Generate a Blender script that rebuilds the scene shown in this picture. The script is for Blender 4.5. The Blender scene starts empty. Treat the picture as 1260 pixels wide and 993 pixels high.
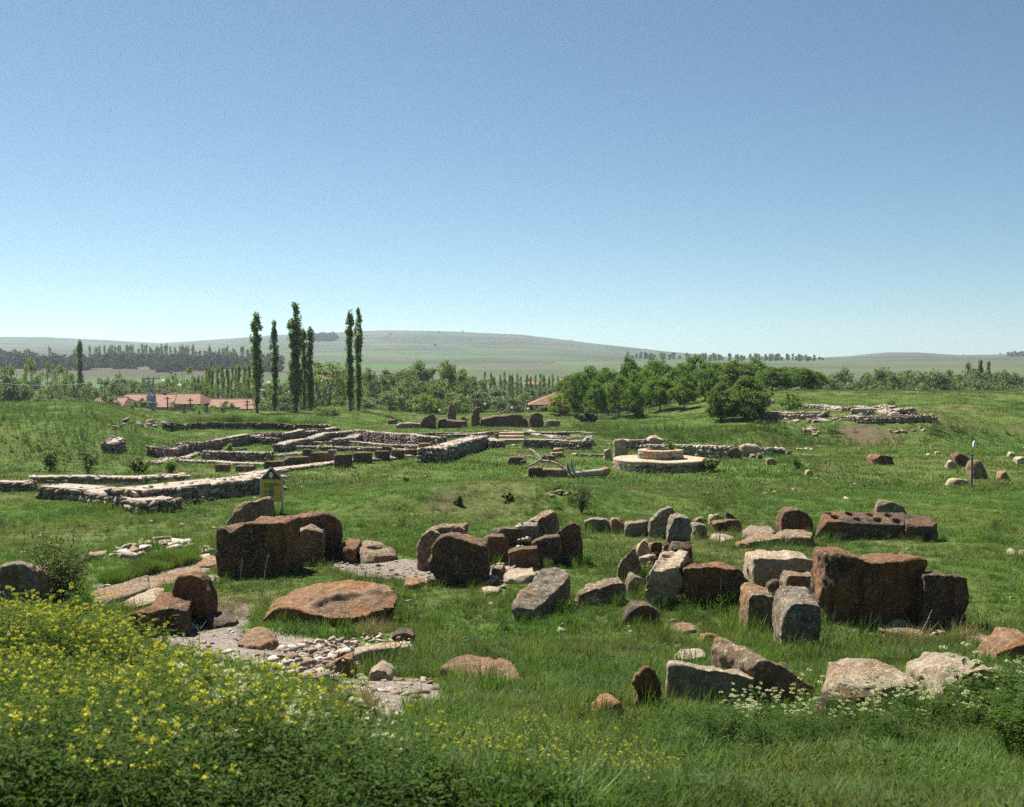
import bpy, bmesh, math, random
import numpy as np
from mathutils import Vector, Matrix, Euler
from math import radians, sin, cos, pi

SC = bpy.context.scene
COL = SC.collection
random.seed(7); RNG = np.random.default_rng(7)

# ------------------------------------------------------------------ camera
F = 1351.0; ZC = 6.0; PITCH = math.atan(46.5 / F)
cam_d = bpy.data.cameras.new('camera'); cam = bpy.data.objects.new('camera', cam_d); COL.objects.link(cam)
cam_d.sensor_width = 36.0; cam_d.lens = F / 1260 * 36.0
cam_d.clip_start = 0.1; cam_d.clip_end = 30000
cam.location = (0, 0, ZC); cam.rotation_euler = (pi / 2 - PITCH, 0, 0)
cam_d.dof.use_dof = True; cam_d.dof.focus_distance = 22.0; cam_d.dof.aperture_fstop = 5.6
SC.camera = cam
# ------------------------------------------------------------------ sky, sun, exposure
SUN_AZ = radians(-38)      # measured from +Y (view direction) towards +X: behind the scene, to the left
SUN_EL = radians(53)
w = bpy.data.worlds.new('World'); SC.world = w; w.use_nodes = True
nt = w.node_tree; nt.nodes.clear()
sky = nt.nodes.new('ShaderNodeTexSky'); sky.sky_type = 'NISHITA'; sky.sun_disc = False
sky.sun_elevation = SUN_EL; sky.sun_rotation = SUN_AZ
sky.altitude = 3000; sky.air_density = 1.0; sky.dust_density = 1.0; sky.ozone_density = 1.0
bg = nt.nodes.new('ShaderNodeBackground'); bg.inputs['Strength'].default_value = 0.05
wo = nt.nodes.new('ShaderNodeOutputWorld')
tint = nt.nodes.new('ShaderNodeMix'); tint.data_type = 'RGBA'; tint.blend_type = 'MULTIPLY'; tint.inputs[0].default_value = 1.0; tint.inputs[7].default_value = (0.74, 0.90, 0.86, 1)   # slide film's teal cast
nt.links.new(sky.outputs[0], tint.inputs[6]); nt.links.new(tint.outputs[2], bg.inputs[0]); nt.links.new(bg.outputs[0], wo.inputs[0])
sd = bpy.data.lights.new('sun', 'SUN'); sd.energy = 5.0; sd.angle = radians(0.53); sd.color = (1.0, 0.95, 0.87)
sun = bpy.data.objects.new('sun', sd); COL.objects.link(sun)
sdir = Vector((sin(SUN_AZ) * cos(SUN_EL), cos(SUN_AZ) * cos(SUN_EL), sin(SUN_EL)))
sun.rotation_euler = sdir.to_track_quat('Z', 'Y').to_euler(); sun.location = sdir * 60
SC.view_settings.view_transform = 'Standard'; SC.view_settings.look = 'None'
SC.view_settings.exposure = 1.22; SC.view_settings.gamma = 1.0; SC.view_settings.use_curve_mapping = False
SC.render.engine = 'CYCLES'
SC.cycles.max_bounces = 6; SC.cycles.diffuse_bounces = 1; SC.cycles.glossy_bounces = 1
SC.cycles.transmission_bounces = 3; SC.cycles.transparent_max_bounces = 6; SC.cycles.volume_bounces = 0
SC.cycles.use_denoising = False
SC.cycles.sample_clamp_indirect = 1.0; SC.cycles.use_adaptive_sampling = True; SC.cycles.adaptive_threshold = 0.01

# ------------------------------------------------------------------ small helpers
def ray(u, v):
    cx = (u - 630.0) / F; cz = -(v - 496.5) / F
    dy = cos(PITCH) + cz * sin(PITCH); dz = -sin(PITCH) + cz * cos(PITCH)
    return cx / dy, dz / dy
def at(u, v, d):
    a, b = ray(u, v); return Vector((a * d, d, ZC + b * d))
def sst(a, b, x):
    t = np.clip((np.asarray(x, float) - a) / (b - a), 0, 1); return t * t * (3 - 2 * t)
def _h(ix, iy, iz, s):
    n = (ix * 374761393 + iy * 668265263 + iz * 2147483647 + s * 974634777) & 0xffffffff
    n = ((n ^ (n >> 13)) * 1274126177) & 0xffffffff
    n = ((n ^ (n >> 16)) * 2246822519) & 0xffffffff
    return ((n ^ (n >> 15)) & 0xffff) / 32767.5 - 1.0
def vnoise(p, seed=0):
    p = np.asarray(p, float); f = np.floor(p); i = f.astype(np.int64); t = p - f; t = t * t * (3 - 2 * t)
    r = 0
    for a in (0, 1):
        for b in (0, 1):
            for c in (0, 1):
                wgt = (t[:, 0] if a else 1 - t[:, 0]) * (t[:, 1] if b else 1 - t[:, 1]) * (t[:, 2] if c else 1 - t[:, 2])
                r = r + wgt * _h(i[:, 0] + a, i[:, 1] + b, i[:, 2] + c, seed)
    return r
def n2(x, y, f, seed=0):
    x = np.atleast_1d(np.asarray(x, float)); y = np.atleast_1d(np.asarray(y, float))
    return vnoise(np.stack([x * f, y * f, np.full(x.shape, 0.37)], 1), seed)

def tag(o, label=None, cat=None, group=None, kind=None):
    if label: o['label'] = label
    if cat: o['category'] = cat
    if group: o['group'] = group
    if kind or cat: o['kind'] = kind or 'thing'
    return o
def link(name, me, mat=None, parent=None, loc=None, smooth=False):
    o = bpy.data.objects.new(name, me); COL.objects.link(o)
    if mat is not None and len(me.materials) == 0: me.materials.append(mat)
    if parent is not None: o.parent = parent
    if loc is not None: o.location = loc
    if smooth: me.polygons.foreach_set('use_smooth', [True] * len(me.polygons))
    return o
def empty(name, loc, rz=0.0):
    o = bpy.data.objects.new(name, None); COL.objects.link(o); o.location = loc; o.rotation_euler = (0, 0, rz)
    o.empty_display_size = 0.2
    return o
def mesh(name, verts, faces):
    me = bpy.data.meshes.new(name)
    me.from_pydata([tuple(map(float, v)) for v in verts], [], faces); me.update(); return me
def mesh_np(name, V, Q):                      # fast: V (n,3), Q (m,k) same-size faces
    V = np.asarray(V, np.float32); Q = np.asarray(Q, np.int32)
    me = bpy.data.meshes.new(name); k = Q.shape[1]
    me.vertices.add(len(V)); me.vertices.foreach_set('co', V.ravel())
    me.loops.add(Q.size); me.loops.foreach_set('vertex_index', Q.ravel())
    me.polygons.add(len(Q)); me.polygons.foreach_set('loop_start', np.arange(0, Q.size, k, dtype=np.int32))
    me.polygons.foreach_set('loop_total', np.full(len(Q), k, np.int32))
    me.update(calc_edges=True); return me
def bm_mesh(name, bm):
    me = bpy.data.meshes.new(name); bm.normal_update(); bm.to_mesh(me); bm.free(); return me
def box_bm(bm, x0, x1, y0, y1, z0, z1, mtx=None, bev=0.0):
    vs = [bm.verts.new(p) for p in ((x0,y0,z0),(x1,y0,z0),(x1,y1,z0),(x0,y1,z0),(x0,y0,z1),(x1,y0,z1),(x1,y1,z1),(x0,y1,z1))]
    fs = [bm.faces.new([vs[i] for i in q]) for q in ((0,3,2,1),(4,5,6,7),(0,1,5,4),(1,2,6,5),(2,3,7,6),(3,0,4,7))]
    if bev: 
        es = list({e for f in fs for e in f.edges}); bmesh.ops.bevel(bm, geom=es, offset=bev, segments=1, affect='EDGES')
    if mtx is not None: bmesh.ops.transform(bm, matrix=mtx, verts=vs if not bev else bm.verts)
    return vs
def box_mesh(name, x0, x1, y0, y1, z0, z1, bev=0.0):
    bm = bmesh.new(); box_bm(bm, x0, x1, y0, y1, z0, z1, None, bev); return bm_mesh(name, bm)
def tube(pts, rads, n=6, V=None, Fc=None, cap=True):
    V = [] if V is None else V; Fc = [] if Fc is None else Fc
    pts = [Vector(p) for p in pts]; prev = None
    for k, p in enumerate(pts):
        d = (pts[min(k + 1, len(pts) - 1)] - pts[max(k - 1, 0)]).normalized()
        a = d.cross(Vector((0.31, 0.95, 0.05)));
        if a.length < 1e-3: a = d.cross(Vector((1, 0, 0)))
        a.normalize(); b = d.cross(a); base = len(V)
        for j in range(n):
            t = 2 * pi * j / n; V.append(p + (a * cos(t) + b * sin(t)) * rads[k])
        if prev is not None:
            for j in range(n): Fc.append((prev + j, prev + (j + 1) % n, base + (j + 1) % n, base + j))
        prev = base
    if cap: Fc.append(tuple(range(prev, prev + n)))
    return V, Fc

# ------------------------------------------------------------------ materials
MATS = {}
def nmat(name):
    m = bpy.data.materials.new(name); m.use_nodes = True; t = m.node_tree
    for n in list(t.nodes): t.nodes.remove(n)
    out = t.nodes.new('ShaderNodeOutputMaterial'); b = t.nodes.new('ShaderNodeBsdfPrincipled')
    t.links.new(b.outputs[0], out.inputs[0]); b.inputs['Roughness'].default_value = 0.9
    b.inputs['Specular IOR Level'].default_value = 0.2
    MATS[name] = m
    return m, t, b, out
def node(t, typ, **kw):
    n = t.nodes.new(typ)
    for k, v in kw.items():
        if k in ('inp',):
            for a, b in v.items(): n.inputs[a].default_value = b
        else: setattr(n, k, v)
    return n
def noise(t, vec, scale, detail=4, rough=0.55, dist=0.0):
    n = node(t, 'ShaderNodeTexNoise', inp={'Scale': scale, 'Detail': detail, 'Roughness': rough, 'Distortion': dist})
    t.links.new(vec, n.inputs['Vector']); return n.outputs['Fac']
def ramp(t, fac, stops, interp='LINEAR'):
    n = t.nodes.new('ShaderNodeValToRGB'); n.color_ramp.interpolation = interp
    e = n.color_ramp.elements
    while len(e) > 1: e.remove(e[-1])
    e[0].position = stops[0][0]; e[0].color = c4(stops[0][1])
    for p, c in stops[1:]:
        x = e.new(p); x.color = c4(c)
    t.links.new(fac, n.inputs[0]); return n.outputs['Color']
def c4(c):
    return (c, c, c, 1) if isinstance(c, (int, float)) else (c[0], c[1], c[2], 1)
def mix(t, fac, a, b, blend='MIX'):
    n = t.nodes.new('ShaderNodeMix'); n.data_type = 'RGBA'; n.blend_type = blend
    for sock, v in ((n.inputs[0], fac), (n.inputs[6], a), (n.inputs[7], b)):
        if isinstance(v, (int, float)) and sock == n.inputs[0]: sock.default_value = v
        elif isinstance(v, (tuple, list, int, float)): sock.default_value = c4(v)
        else: t.links.new(v, sock)
    return n.outputs[2]
def math_(t, op, a, b=None):
    n = t.nodes.new('ShaderNodeMath'); n.operation = op
    for i, v in enumerate((a, b)):
        if v is None: continue
        if isinstance(v, (int, float)): n.inputs[i].default_value = v
        else: t.links.new(v, n.inputs[i])
    return n.outputs[0]
def bump(t, b, h, strength, dist):
    n = node(t, 'ShaderNodeBump', inp={'Strength': strength, 'Distance': dist})
    t.links.new(h, n.inputs['Height']); t.links.new(n.outputs[0], b.inputs['Normal'])
def objvec(t, rnd=True, scale=(1, 1, 1)):
    tc = t.nodes.new('ShaderNodeTexCoord'); v = tc.outputs['Object']
    if rnd:
        oi = t.nodes.new('ShaderNodeObjectInfo')
        k = node(t, 'ShaderNodeVectorMath', operation='SCALE'); k.inputs[0].default_value = (37, 53, 71)
        t.links.new(oi.outputs['Random'], k.inputs['Scale'])
        a = node(t, 'ShaderNodeVectorMath', operation='ADD'); t.links.new(v, a.inputs[0]); t.links.new(k.outputs[0], a.inputs[1]); v = a.outputs[0]
    if scale != (1, 1, 1):
        m = node(t, 'ShaderNodeVectorMath', operation='MULTIPLY'); m.inputs[1].default_value = scale
        t.links.new(v, m.inputs[0]); v = m.outputs[0]
    return v
def rock_mat(name, base, dark, stain, lichen, stain_amt=0.5, lichen_amt=0.45, streak=0.0, sc=1.0):
    m, t, b, o = nmat(name); v = objvec(t)
    big = noise(t, v, 1.1 * sc, 5, 0.6, 0.6); mid = noise(t, v, 4.5 * sc, 6, 0.65, 0.4); fine = noise(t, v, 38, 5, 0.8)
    c = mix(t, ramp(t, mid, [(0.35, 0), (0.65, 1)]), dark, base)
    c = mix(t, ramp(t, big, [(0.62 - stain_amt * 0.35, 0), (0.74 - stain_amt * 0.3, 1)]), c, stain)
    lic = noise(t, v, 15.0 * sc, 8, 0.78, 0.2)
    c = mix(t, ramp(t, lic, [(0.66 - lichen_amt * 0.26, 0), (0.695 - lichen_amt * 0.24, 1)]), c, lichen)
    li2 = noise(t, v, 3.4 * sc, 8, 0.75, 0.8)
    c = mix(t, ramp(t, li2, [(0.62, 0), (0.68, 0.5)]), c, mix(t, 0.5, lichen, stain))
    pit = noise(t, v, 21, 6, 0.8); c = mix(t, ramp(t, pit, [(0.34, 0.75), (0.42, 0)]), c, (0.035, 0.028, 0.022))
    if streak:
        s = noise(t, objvec(t, True, (3.2, 3.2, 0.45)), 2.2, 7, 0.7)
        c = mix(t, ramp(t, s, [(0.54, 0), (0.60, streak * 0.8)]), c, (0.03, 0.025, 0.02))
    c = mix(t, 0.65, c, ramp(t, fine, [(0.3, 0.3), (0.55, 1.0), (0.8, 1.4)]), 'MULTIPLY')
    t.links.new(c, b.inputs['Base Color']); b.inputs['Roughness'].default_value = 0.92
    hh = mix(t, 0.5, noise(t, v, 9, 10, 0.75, 0.5), noise(t, v, 34, 8, 0.8))
    bump(t, b, hh, 1.0, 0.10)
    return m
def leaf_mat(name, c1, c2, trans=0.45, gloss=0.25, var=0.35, patch=None):
    m, t, b, o = nmat(name)
    oi = t.nodes.new('ShaderNodeObjectInfo'); geo = t.nodes.new('ShaderNodeNewGeometry')
    tc = t.nodes.new('ShaderNodeTexCoord')
    nz = noise(t, tc.outputs['Object'], 0.9, 3, 0.6)
    f = math_(t, 'ADD', math_(t, 'MULTIPLY', geo.outputs['Random Per Island'], 0.55), math_(t, 'MULTIPLY', oi.outputs['Random'], 0.45))
    c = mix(t, f, c1, c2)
    if patch:
        p1 = noise(t, geo.outputs['Position'], 0.33, 5, 0.65); p2 = noise(t, geo.outputs['Position'], 1.7, 4, 0.65)
        c = mix(t, ramp(t, p1, [(0.42, 0), (0.62, 0.8)]), c, patch); c = mix(t, 0.95, c, ramp(t, p2, [(0.30, 0.5), (0.50, 0.95), (0.70, 1.35)]), 'MULTIPLY')
        c = mix(t, 0.8, c, ramp(t, noise(t, geo.outputs['Position'], 0.11, 4, 0.6), [(0.35, 0.72), (0.65, 1.25)]), 'MULTIPLY')
    c = mix(t, var, c, ramp(t, nz, [(0.3, 0.55), (0.7, 1.3)]), 'MULTIPLY')
    t.links.new(c, b.inputs['Base Color']); b.inputs['Roughness'].default_value = 0.55; b.inputs['Specular IOR Level'].default_value = gloss
    tr = t.nodes.new('ShaderNodeBsdfTranslucent'); 
    c2_ = mix(t, 1.0, c, (1.12, 1.22, 0.60), 'MULTIPLY'); t.links.new(c2_, tr.inputs[0])
    mx = t.nodes.new('ShaderNodeMixShader'); mx.inputs[0].default_value = trans
    t.links.new(b.outputs[0], mx.inputs[1]); t.links.new(tr.outputs[0], mx.inputs[2]); t.links.new(mx.outputs[0], o.inputs[0])
    return m
def plain(name, c, rough=0.8, var=0.25, sc=6.0, bmp=0.0, metal=0.0):
    m, t, b, o = nmat(name); v = objvec(t)
    n = noise(t, v, sc, 5, 0.65)
    cc = mix(t, 1.0, c, ramp(t, n, [(0.3, 1 - var), (0.7, 1 + var)]), 'MULTIPLY')
    t.links.new(cc, b.inputs['Base Color']); b.inputs['Roughness'].default_value = rough; b.inputs['Metallic'].default_value = metal
    if bmp: bump(t, b, noise(t, v, sc * 4, 6, 0.7), bmp, 0.03)
    return m

M_RUST = rock_mat('rusty_andesite', (0.175, 0.110, 0.070), (0.070, 0.050, 0.037), (0.27, 0.132, 0.056), (0.43, 0.32, 0.21), 0.55, 0.42, 0.7)
M_RED = rock_mat('orange_sandstone', (0.39, 0.250, 0.150), (0.22, 0.130, 0.078), (0.37, 0.185, 0.075), (0.52, 0.39, 0.26), 0.5, 0.42)
M_TAN = rock_mat('tan_granite', (0.32, 0.235, 0.150), (0.15, 0.110, 0.074), (0.33, 0.170, 0.072), (0.55, 0.445, 0.30), 0.42, 0.5, 0.35)
M_GREY = rock_mat('grey_granite', (0.32, 0.262, 0.190), (0.145, 0.120, 0.092), (0.30, 0.180, 0.088), (0.53, 0.45, 0.335), 0.28, 0.5)
M_PALE = rock_mat('pale_limestone', (0.57, 0.465, 0.325), (0.36, 0.265, 0.170), (0.42, 0.235, 0.11), (0.68, 0.59, 0.44), 0.32, 0.5)
M_DARK = rock_mat('dark_basalt', (0.165, 0.115, 0.080), (0.072, 0.054, 0.042), (0.24, 0.125, 0.056), (0.42, 0.325, 0.22), 0.38, 0.42, 0.3)

# ================================================================== SETTING: terrain
BY = np.array([-400, -60, -5, 0, 2, 3.8, 8, 11.5, 15, 17.5, 22, 28.5, 34, 40, 47, 57, 68, 84, 98, 118, 135, 150, 190, 300, 450, 600, 700, 1000, 1500, 2000, 2600, 3500, 5000, 9000], float)
BH = np.array([2, -0.6, -1.35, -1.5, -1.5, -1.55, -2.66, -3.4, -3.89, -4.0, -4.07, -4.2, -4.28, -4.44, -4.5, -4.64, -4.78, -4.97, -5.08, -5.25, -6.4, -8.6, -11.5, -11.5, -6.0, -1.5, 1.2, 5, 9, 12, 14, 10, 0, -60], float)
SKU = np.array([-3000, -900, -300, 0, 60, 130, 200, 260, 330, 400, 470, 560, 640, 700, 760, 820, 900, 980, 1040, 1090, 1130, 1180, 1260, 1500, 2100, 4000], float)
SKV = np.array([425, 430, 422, 419, 418.5, 420, 424, 420, 415, 412, 410, 411, 414, 420, 427, 434, 440, 441, 438, 433.5, 434, 437.5, 437, 434, 432, 430], float)
GX, GY, GS = 50.0, 112.0, 0.1
OCC = np.zeros((int(2 * GX / GS), int(GY / GS)), bool)
def blob(x, y, cx, cy, rx, ry):
    return np.exp(-(((x - cx) / rx) ** 2 + ((y - cy) / ry) ** 2))
def h_rel(x, y, fine=True):
    x = np.asarray(x, float); y = np.asarray(y, float)
    r = np.hypot(x, y); yy = np.where(y > 140, r * np.sign(y), y)
    h = np.interp(yy, BY, BH)
    # flower bank at the left of the camera, raised yard edge
    h = h + 0.72 * blob(x, y, -5.2, 8.0, 3.2, 4.6) - 0.25 * blob(x, y, 1.5, 6.5, 2.6, 2.2)
    h = h + 0.62 * sst(31.6, 33.6, y + 0.5 * np.sin(x * 1.1)) * (1 - sst(35, 42, y)) * blob(x, y, -0.4, 34, 5.6, 60) + 0.12 * blob(x, y, 6.0, 10.0, 3.0, 1.6)
    # grassy mound on the left, terrace behind the foundations
    ml = sst(-18.0, -25.0, x + 0.30 * (y - 60)) * (0.75 * sst(47, 58, y + 1.5 * np.sin(x * 0.3)) + 0.25 * sst(58, 76, y)) * (1 - 0.75 * sst(80, 108, y)) * (1 - sst(108, 128, y))
    h = h + 2.3 * ml
    tl = sst(-11.5, -15.5, x) * sst(88.7, 89.9, y) * (1 - sst(112, 130, y)) * (1 - 0.75 * ml)
    h = h + 0.45 * tl
    # mound on the right
    mr = sst(5.5, 27, x - 0.02 * (y - 80)) * sst(63.2, 69.0, y + 2.0 * np.sin(x * 0.21) + 1.2 * np.sin(x * 0.53 + 1)) * (1 - sst(118, 150, y))
    h = h + mr * (1.60 + 0.75 * sst(84, 112, y))
    h = h + 1.0 * sst(12, 24, x) * sst(98, 108, y) * (1 - sst(112, 140, y)) * 0.25
    h = h - 0.45 * blob(x, y, 23.2, 73.5, 2.6, 1.8) + 0.5 * blob(x, y, 31, 78, 5, 3) + 0.4 * blob(x, y, 14, 84, 4, 4) - 0.35 * blob(x, y, 18.5, 75, 2.0, 2.5) + 0.25 * blob(x, y, 22, 50, 6, 5)
    # far ridge
    u = 630 + F * x / np.maximum(y, 1e-3); u = np.where(y <= 0, 4000 * np.sign(x) + 630, np.clip(u, -2900, 3900))
    H = (450 - np.interp(u, SKU, SKV)) / F * 2600.0
    k = sst(650, 2600, r) * (r < 99999) * sst(-0.4, 0.15, y / np.maximum(r, 1e-3))
    fall = 1 - sst(2700, 6500, r)
    h = h + np.where(r > 600, (H - 14) * k * fall, 0)
    if fine:
        shp = h.shape; X, Y = x.ravel(), y.ravel()
        q = 0.055 * n2(X, Y, 0.55, 1) + 0.03 * n2(X, Y, 1.7, 2)
        q = q + np.clip((r.ravel() - 25) / 60, 0, 1) * (0.24 * n2(X, Y, 0.16, 3) + 0.16 * n2(X, Y, 0.4, 7))
        q = q + np.clip((r.ravel() - 300) / 1500, 0, 1) * (4.0 * n2(X, Y, 0.004, 4) + 6.0 * n2(X, Y, 0.0016, 5))
        h = h + q.reshape(shp)
    return h
_gx = np.arange(-60, 60.01, 0.15); _gy = np.arange(0, 130.01, 0.15)
_GG = (ZC + h_rel(*np.meshgrid(_gx, _gy, indexing='ij')))
def gz(x, y):
    if -59 < x < 59 and 1 < y < 129:
        a = (x + 60) / 0.15; b = y / 0.15; i = int(a); j = int(b); a -= i; b -= j
        return float((_GG[i, j] * (1 - a) + _GG[i + 1, j] * a) * (1 - b) + (_GG[i, j + 1] * (1 - a) + _GG[i + 1, j + 1] * a) * b)
    return float(ZC + h_rel(np.array([x]), np.array([y]))[0])
_DD = np.concatenate([np.arange(2.5, 60, 0.04), np.arange(60, 200, 0.15), np.geomspace(200, 6000, 1500)])
def ground(u, v):
    a, b = ray(u, v); z = ZC + b * _DD; g = ZC + h_rel(a * _DD, _DD)
    i = np.argmax(z <= g)
    if not (z <= g).any(): i = len(_DD) - 1
    d = float(_DD[i]); return Vector((a * d, d, float(g[i])))
def in_poly(x, y, P):
    x = np.asarray(x); y = np.asarray(y); r = np.zeros(x.shape, bool); n = len(P)
    for i in range(n):
        x0, y0 = P[i]; x1, y1 = P[(i + 1) % n]
        c = ((y0 > y) != (y1 > y)) & (x < (x1 - x0) * (y - y0) / (y1 - y0 + 1e-12) + x0); r ^= c
    return r
# bare earth and gravel patches traced on the ground
DIRT_PX = [
    [(180,778),(215,772),(285,775),(345,782),(420,790),(470,800),(440,815),(385,835),(345,845),(290,825),(235,812),(195,800)],
    [(395,850),(430,838),(500,835),(555,845),(560,858),(520,872),(470,885),(420,882),(395,868)],
    [(252,742),(300,742),(312,758),(290,775),(252,772)],
    [(395,688),(440,690),(500,688),(550,700),(545,716),(500,716),(455,708),(410,702)],
    [(115,722),(180,705),(262,690),(268,700),(215,715),(180,735),(120,745)],
    [(590,700),(650,695),(668,702),(640,716),(600,718)],
    [(780,672),(815,668),(812,690),(785,700)],
]
DIRT = [[tuple(ground(u, v)[:2]) for u, v in P] for P in DIRT_PX]
SPOTS = [(tuple(ground(u, v)[:2]), rx, ry, k) for u, v, rx, ry, k in ((1055, 537, 1.9, 3.0, 0.9), (1085, 536, 2.6, 2.6, 0.55), (555, 612, 1.2, 1.4, 0.62), (580, 622, 1.0, 0.8, 0.5), (1020, 576, 1.3, 3.0, 0.55), (985, 582, 1.2, 2.0, 0.4), (1195, 560, 1.4, 1.6, 0.5), (515, 635, 0.6, 0.7, 0.5), (430, 760, 0.4, 0.6, 0.5), (1150, 786, 0.9, 0.5, 0.6), (845, 770, 0.35, 0.5, 0.7), (980, 532, 1.2, 2.4, 0.4), (1250, 528, 2.2, 2.0, 0.5))]
def soft_poly(x, y, P, soft):
    c = np.mean(P, 0); m = np.zeros(np.shape(x))
    for k, s in enumerate((0.8, 0.9, 1.0, 1.1, 1.2)):
        Q = [(c[0] + (px - c[0]) * s, c[1] + (py - c[1]) * s) for px, py in P]; m = m + in_poly(x, y, Q) / 5.0
    return m
def dirt_mask(x, y):
    x = np.asarray(x, float); y = np.asarray(y, float); m = np.zeros(x.shape)
    xx = x + 0.18 * n2(x.ravel(), y.ravel(), 1.3, 11).reshape(x.shape); yy = y + 0.35 * n2(x.ravel(), y.ravel(), 1.1, 12).reshape(x.shape)
    for P in DIRT: m = np.maximum(m, soft_poly(xx, yy, P, 0.3))
    return m
def soil_mask(x, y):
    x = np.asarray(x, float); y = np.asarray(y, float); m = np.zeros(x.shape)
    xx = x + 0.7 * n2(x.ravel(), y.ravel(), 0.6, 13).reshape(x.shape); yy = y + 1.0 * n2(x.ravel(), y.ravel(), 0.5, 14).reshape(x.shape)
    for (cx, cy), rx, ry, k in SPOTS: m = np.maximum(m, k * blob(xx, yy, cx, cy, rx, ry))
    return m
def dry_mask(x, y):
    s = np.shape(x); X, Y = np.ravel(x), np.ravel(y)
    m = sst(-0.1, 0.7, n2(X, Y, 0.22, 21) + 0.5 * n2(X, Y, 0.8, 22)).reshape(s)
    return m * np.where(np.asarray(y) > 12, 1, 0.6)

def build_terrain():
    ang = np.concatenate([np.radians(np.linspace(-180, -42, 40)[:-1]), np.radians(np.linspace(-42, 42, 420)), np.radians(np.linspace(42, 180, 40)[1:])])
    ang = ang[:-1]                                   # closes on itself
    rad = np.concatenate([[0.6, 1.2, 1.8, 2.4], np.geomspace(3, 130, 430), np.geomspace(132, 3500, 165)])
    A, R = np.meshgrid(ang, rad); X = R * np.sin(A); Y = R * np.cos(A)
    Z = ZC + h_rel(X, Y)
    V = np.stack([X.ravel(), Y.ravel(), Z.ravel()], 1); na, nr = len(ang), len(rad)
    V = np.vstack([V, [[0, 0, gz(0.0, 0.01)]]])
    i = np.arange(nr - 1)[:, None] * na + np.arange(na)[None, :]; j = np.arange(nr - 1)[:, None] * na + (np.arange(na)[None, :] + 1) % na
    Q = np.stack([i, j, j + na, i + na], -1).reshape(-1, 4)[:, ::-1]
    me = mesh_np('terrain', V, Q)
    a = me.attributes.new('cov', 'FLOAT_COLOR', 'POINT')
    x, y = V[:, 0], V[:, 1]; r = np.hypot(x, y)
    c = np.zeros((len(V), 4), np.float32); c[:, 3] = 1
    near = (r < 130) & (y > 0)
    c[near, 0] = dirt_mask(x[near], y[near]); c[near, 1] = dry_mask(x[near], y[near]); c[near, 2] = soil_mask(x[near], y[near])
    # valley and hill: B = field kind (0 pasture .. 1 ploughed brown)
    far = r > 250
    fx = x[far] + 22 * n2(x[far], y[far], 0.006, 31); fy = y[far] + 26 * n2(x[far], y[far], 0.004, 32)
    cell = np.floor(fx / 130 + 0.35 * np.floor(fy / 95)).astype(int); row = np.floor(fy / 95).astype(int)
    fk = np.abs(_h(cell, row, row * 0 + 5, 3)); c[far, 2] = np.where(x[far] / r[far] > 0.24, 0.56 + 0.42 * fk, fk)
    a.data.foreach_set('color', c.ravel())
    me.polygons.foreach_set('use_smooth', [True] * len(me.polygons))
    m, t, b, o = nmat('meadow_ground')
    at_ = node(t, 'ShaderNodeAttribute', attribute_name='cov'); sep = t.nodes.new('ShaderNodeSeparateColor'); t.links.new(at_.outputs['Color'], sep.inputs[0])
    tc = t.nodes.new('ShaderNodeTexCoord'); P = tc.outputs['Object']
    g1 = noise(t, P, 0.5, 6, 0.65); g2 = noise(t, P, 6.0, 6, 0.7); g3 = noise(t, P, 28.0, 4, 0.7); g0 = noise(t, P, 0.07, 4, 0.6)
    grass = mix(t, ramp(t, g1, [(0.3, 0), (0.7, 1)]), (0.058, 0.112, 0.022), (0.105, 0.160, 0.038))
    grass = mix(t, ramp(t, g0, [(0.4, 0), (0.65, 0.6)]), grass, (0.085, 0.115, 0.030))
    grass = mix(t, math_(t, 'MULTIPLY', sep.outputs[1], 0.55), grass, (0.150, 0.130, 0.060))
    grass = mix(t, 0.85, grass, ramp(t, g2, [(0.3, 0.45), (0.7, 1.45)]), 'MULTIPLY')
    dirt = mix(t, ramp(t, g2, [(0.3, 0), (0.7, 1)]), (0.20, 0.165, 0.135), (0.36, 0.32, 0.275))
    peb = node(t, 'ShaderNodeTexVoronoi', inp={'Scale': 22.0}); t.links.new(P, peb.inputs['Vector'])
    dirt = mix(t, ramp(t, peb.outputs['Distance'], [(0.0, 0.0), (0.35, 0.0), (0.6, 0.7)]), dirt, (0.13, 0.105, 0.085))
    dm = math_(t, 'ADD', sep.outputs[0], math_(t, 'MULTIPLY', math_(t, 'SUBTRACT', g3, 0.5), 0.9))
    sm = math_(t, 'ADD', sep.outputs[2], math_(t, 'MULTIPLY', math_(t, 'SUBTRACT', g2, 0.5), 0.8))
    grass = mix(t, ramp(t, sm, [(0.35, 0), (0.62, 0.85)]), grass, mix(t, g3, (0.085, 0.060, 0.040), (0.17, 0.125, 0.085)))
    near_c = mix(t, ramp(t, dm, [(0.38, 0), (0.55, 1)]), grass, dirt)
    # far country: pasture green, wheat green, ploughed earth, grey steppe
    f1 = noise(t, P, 0.010, 6, 0.6); f2 = noise(t, P, 0.0030, 7, 0.6)
    fld = ramp(t, sep.outputs[2], [(0.0, (0.075, 0.120, 0.045)), (0.30, (0.045, 0.125, 0.032)), (0.55, (0.085, 0.110, 0.058)), (0.74, (0.085, 0.098, 0.056)), (0.92, (0.085, 0.072, 0.050))], 'CONSTANT')
    steppe = mix(t, ramp(t, f1, [(0.35, 0), (0.65, 1)]), (0.060, 0.088, 0.058), (0.098, 0.112, 0.074))
    steppe = mix(t, ramp(t, f2, [(0.50, 0), (0.57, 0.75)]), steppe, (0.066, 0.058, 0.056))
    geo = t.nodes.new('ShaderNodeNewGeometry'); ln = node(t, 'ShaderNodeVectorMath', operation='LENGTH'); t.links.new(geo.outputs['Position'], ln.inputs[0])
    fard = math_(t, 'MULTIPLY', ln.outputs['Value'], 1 / 3000)
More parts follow.
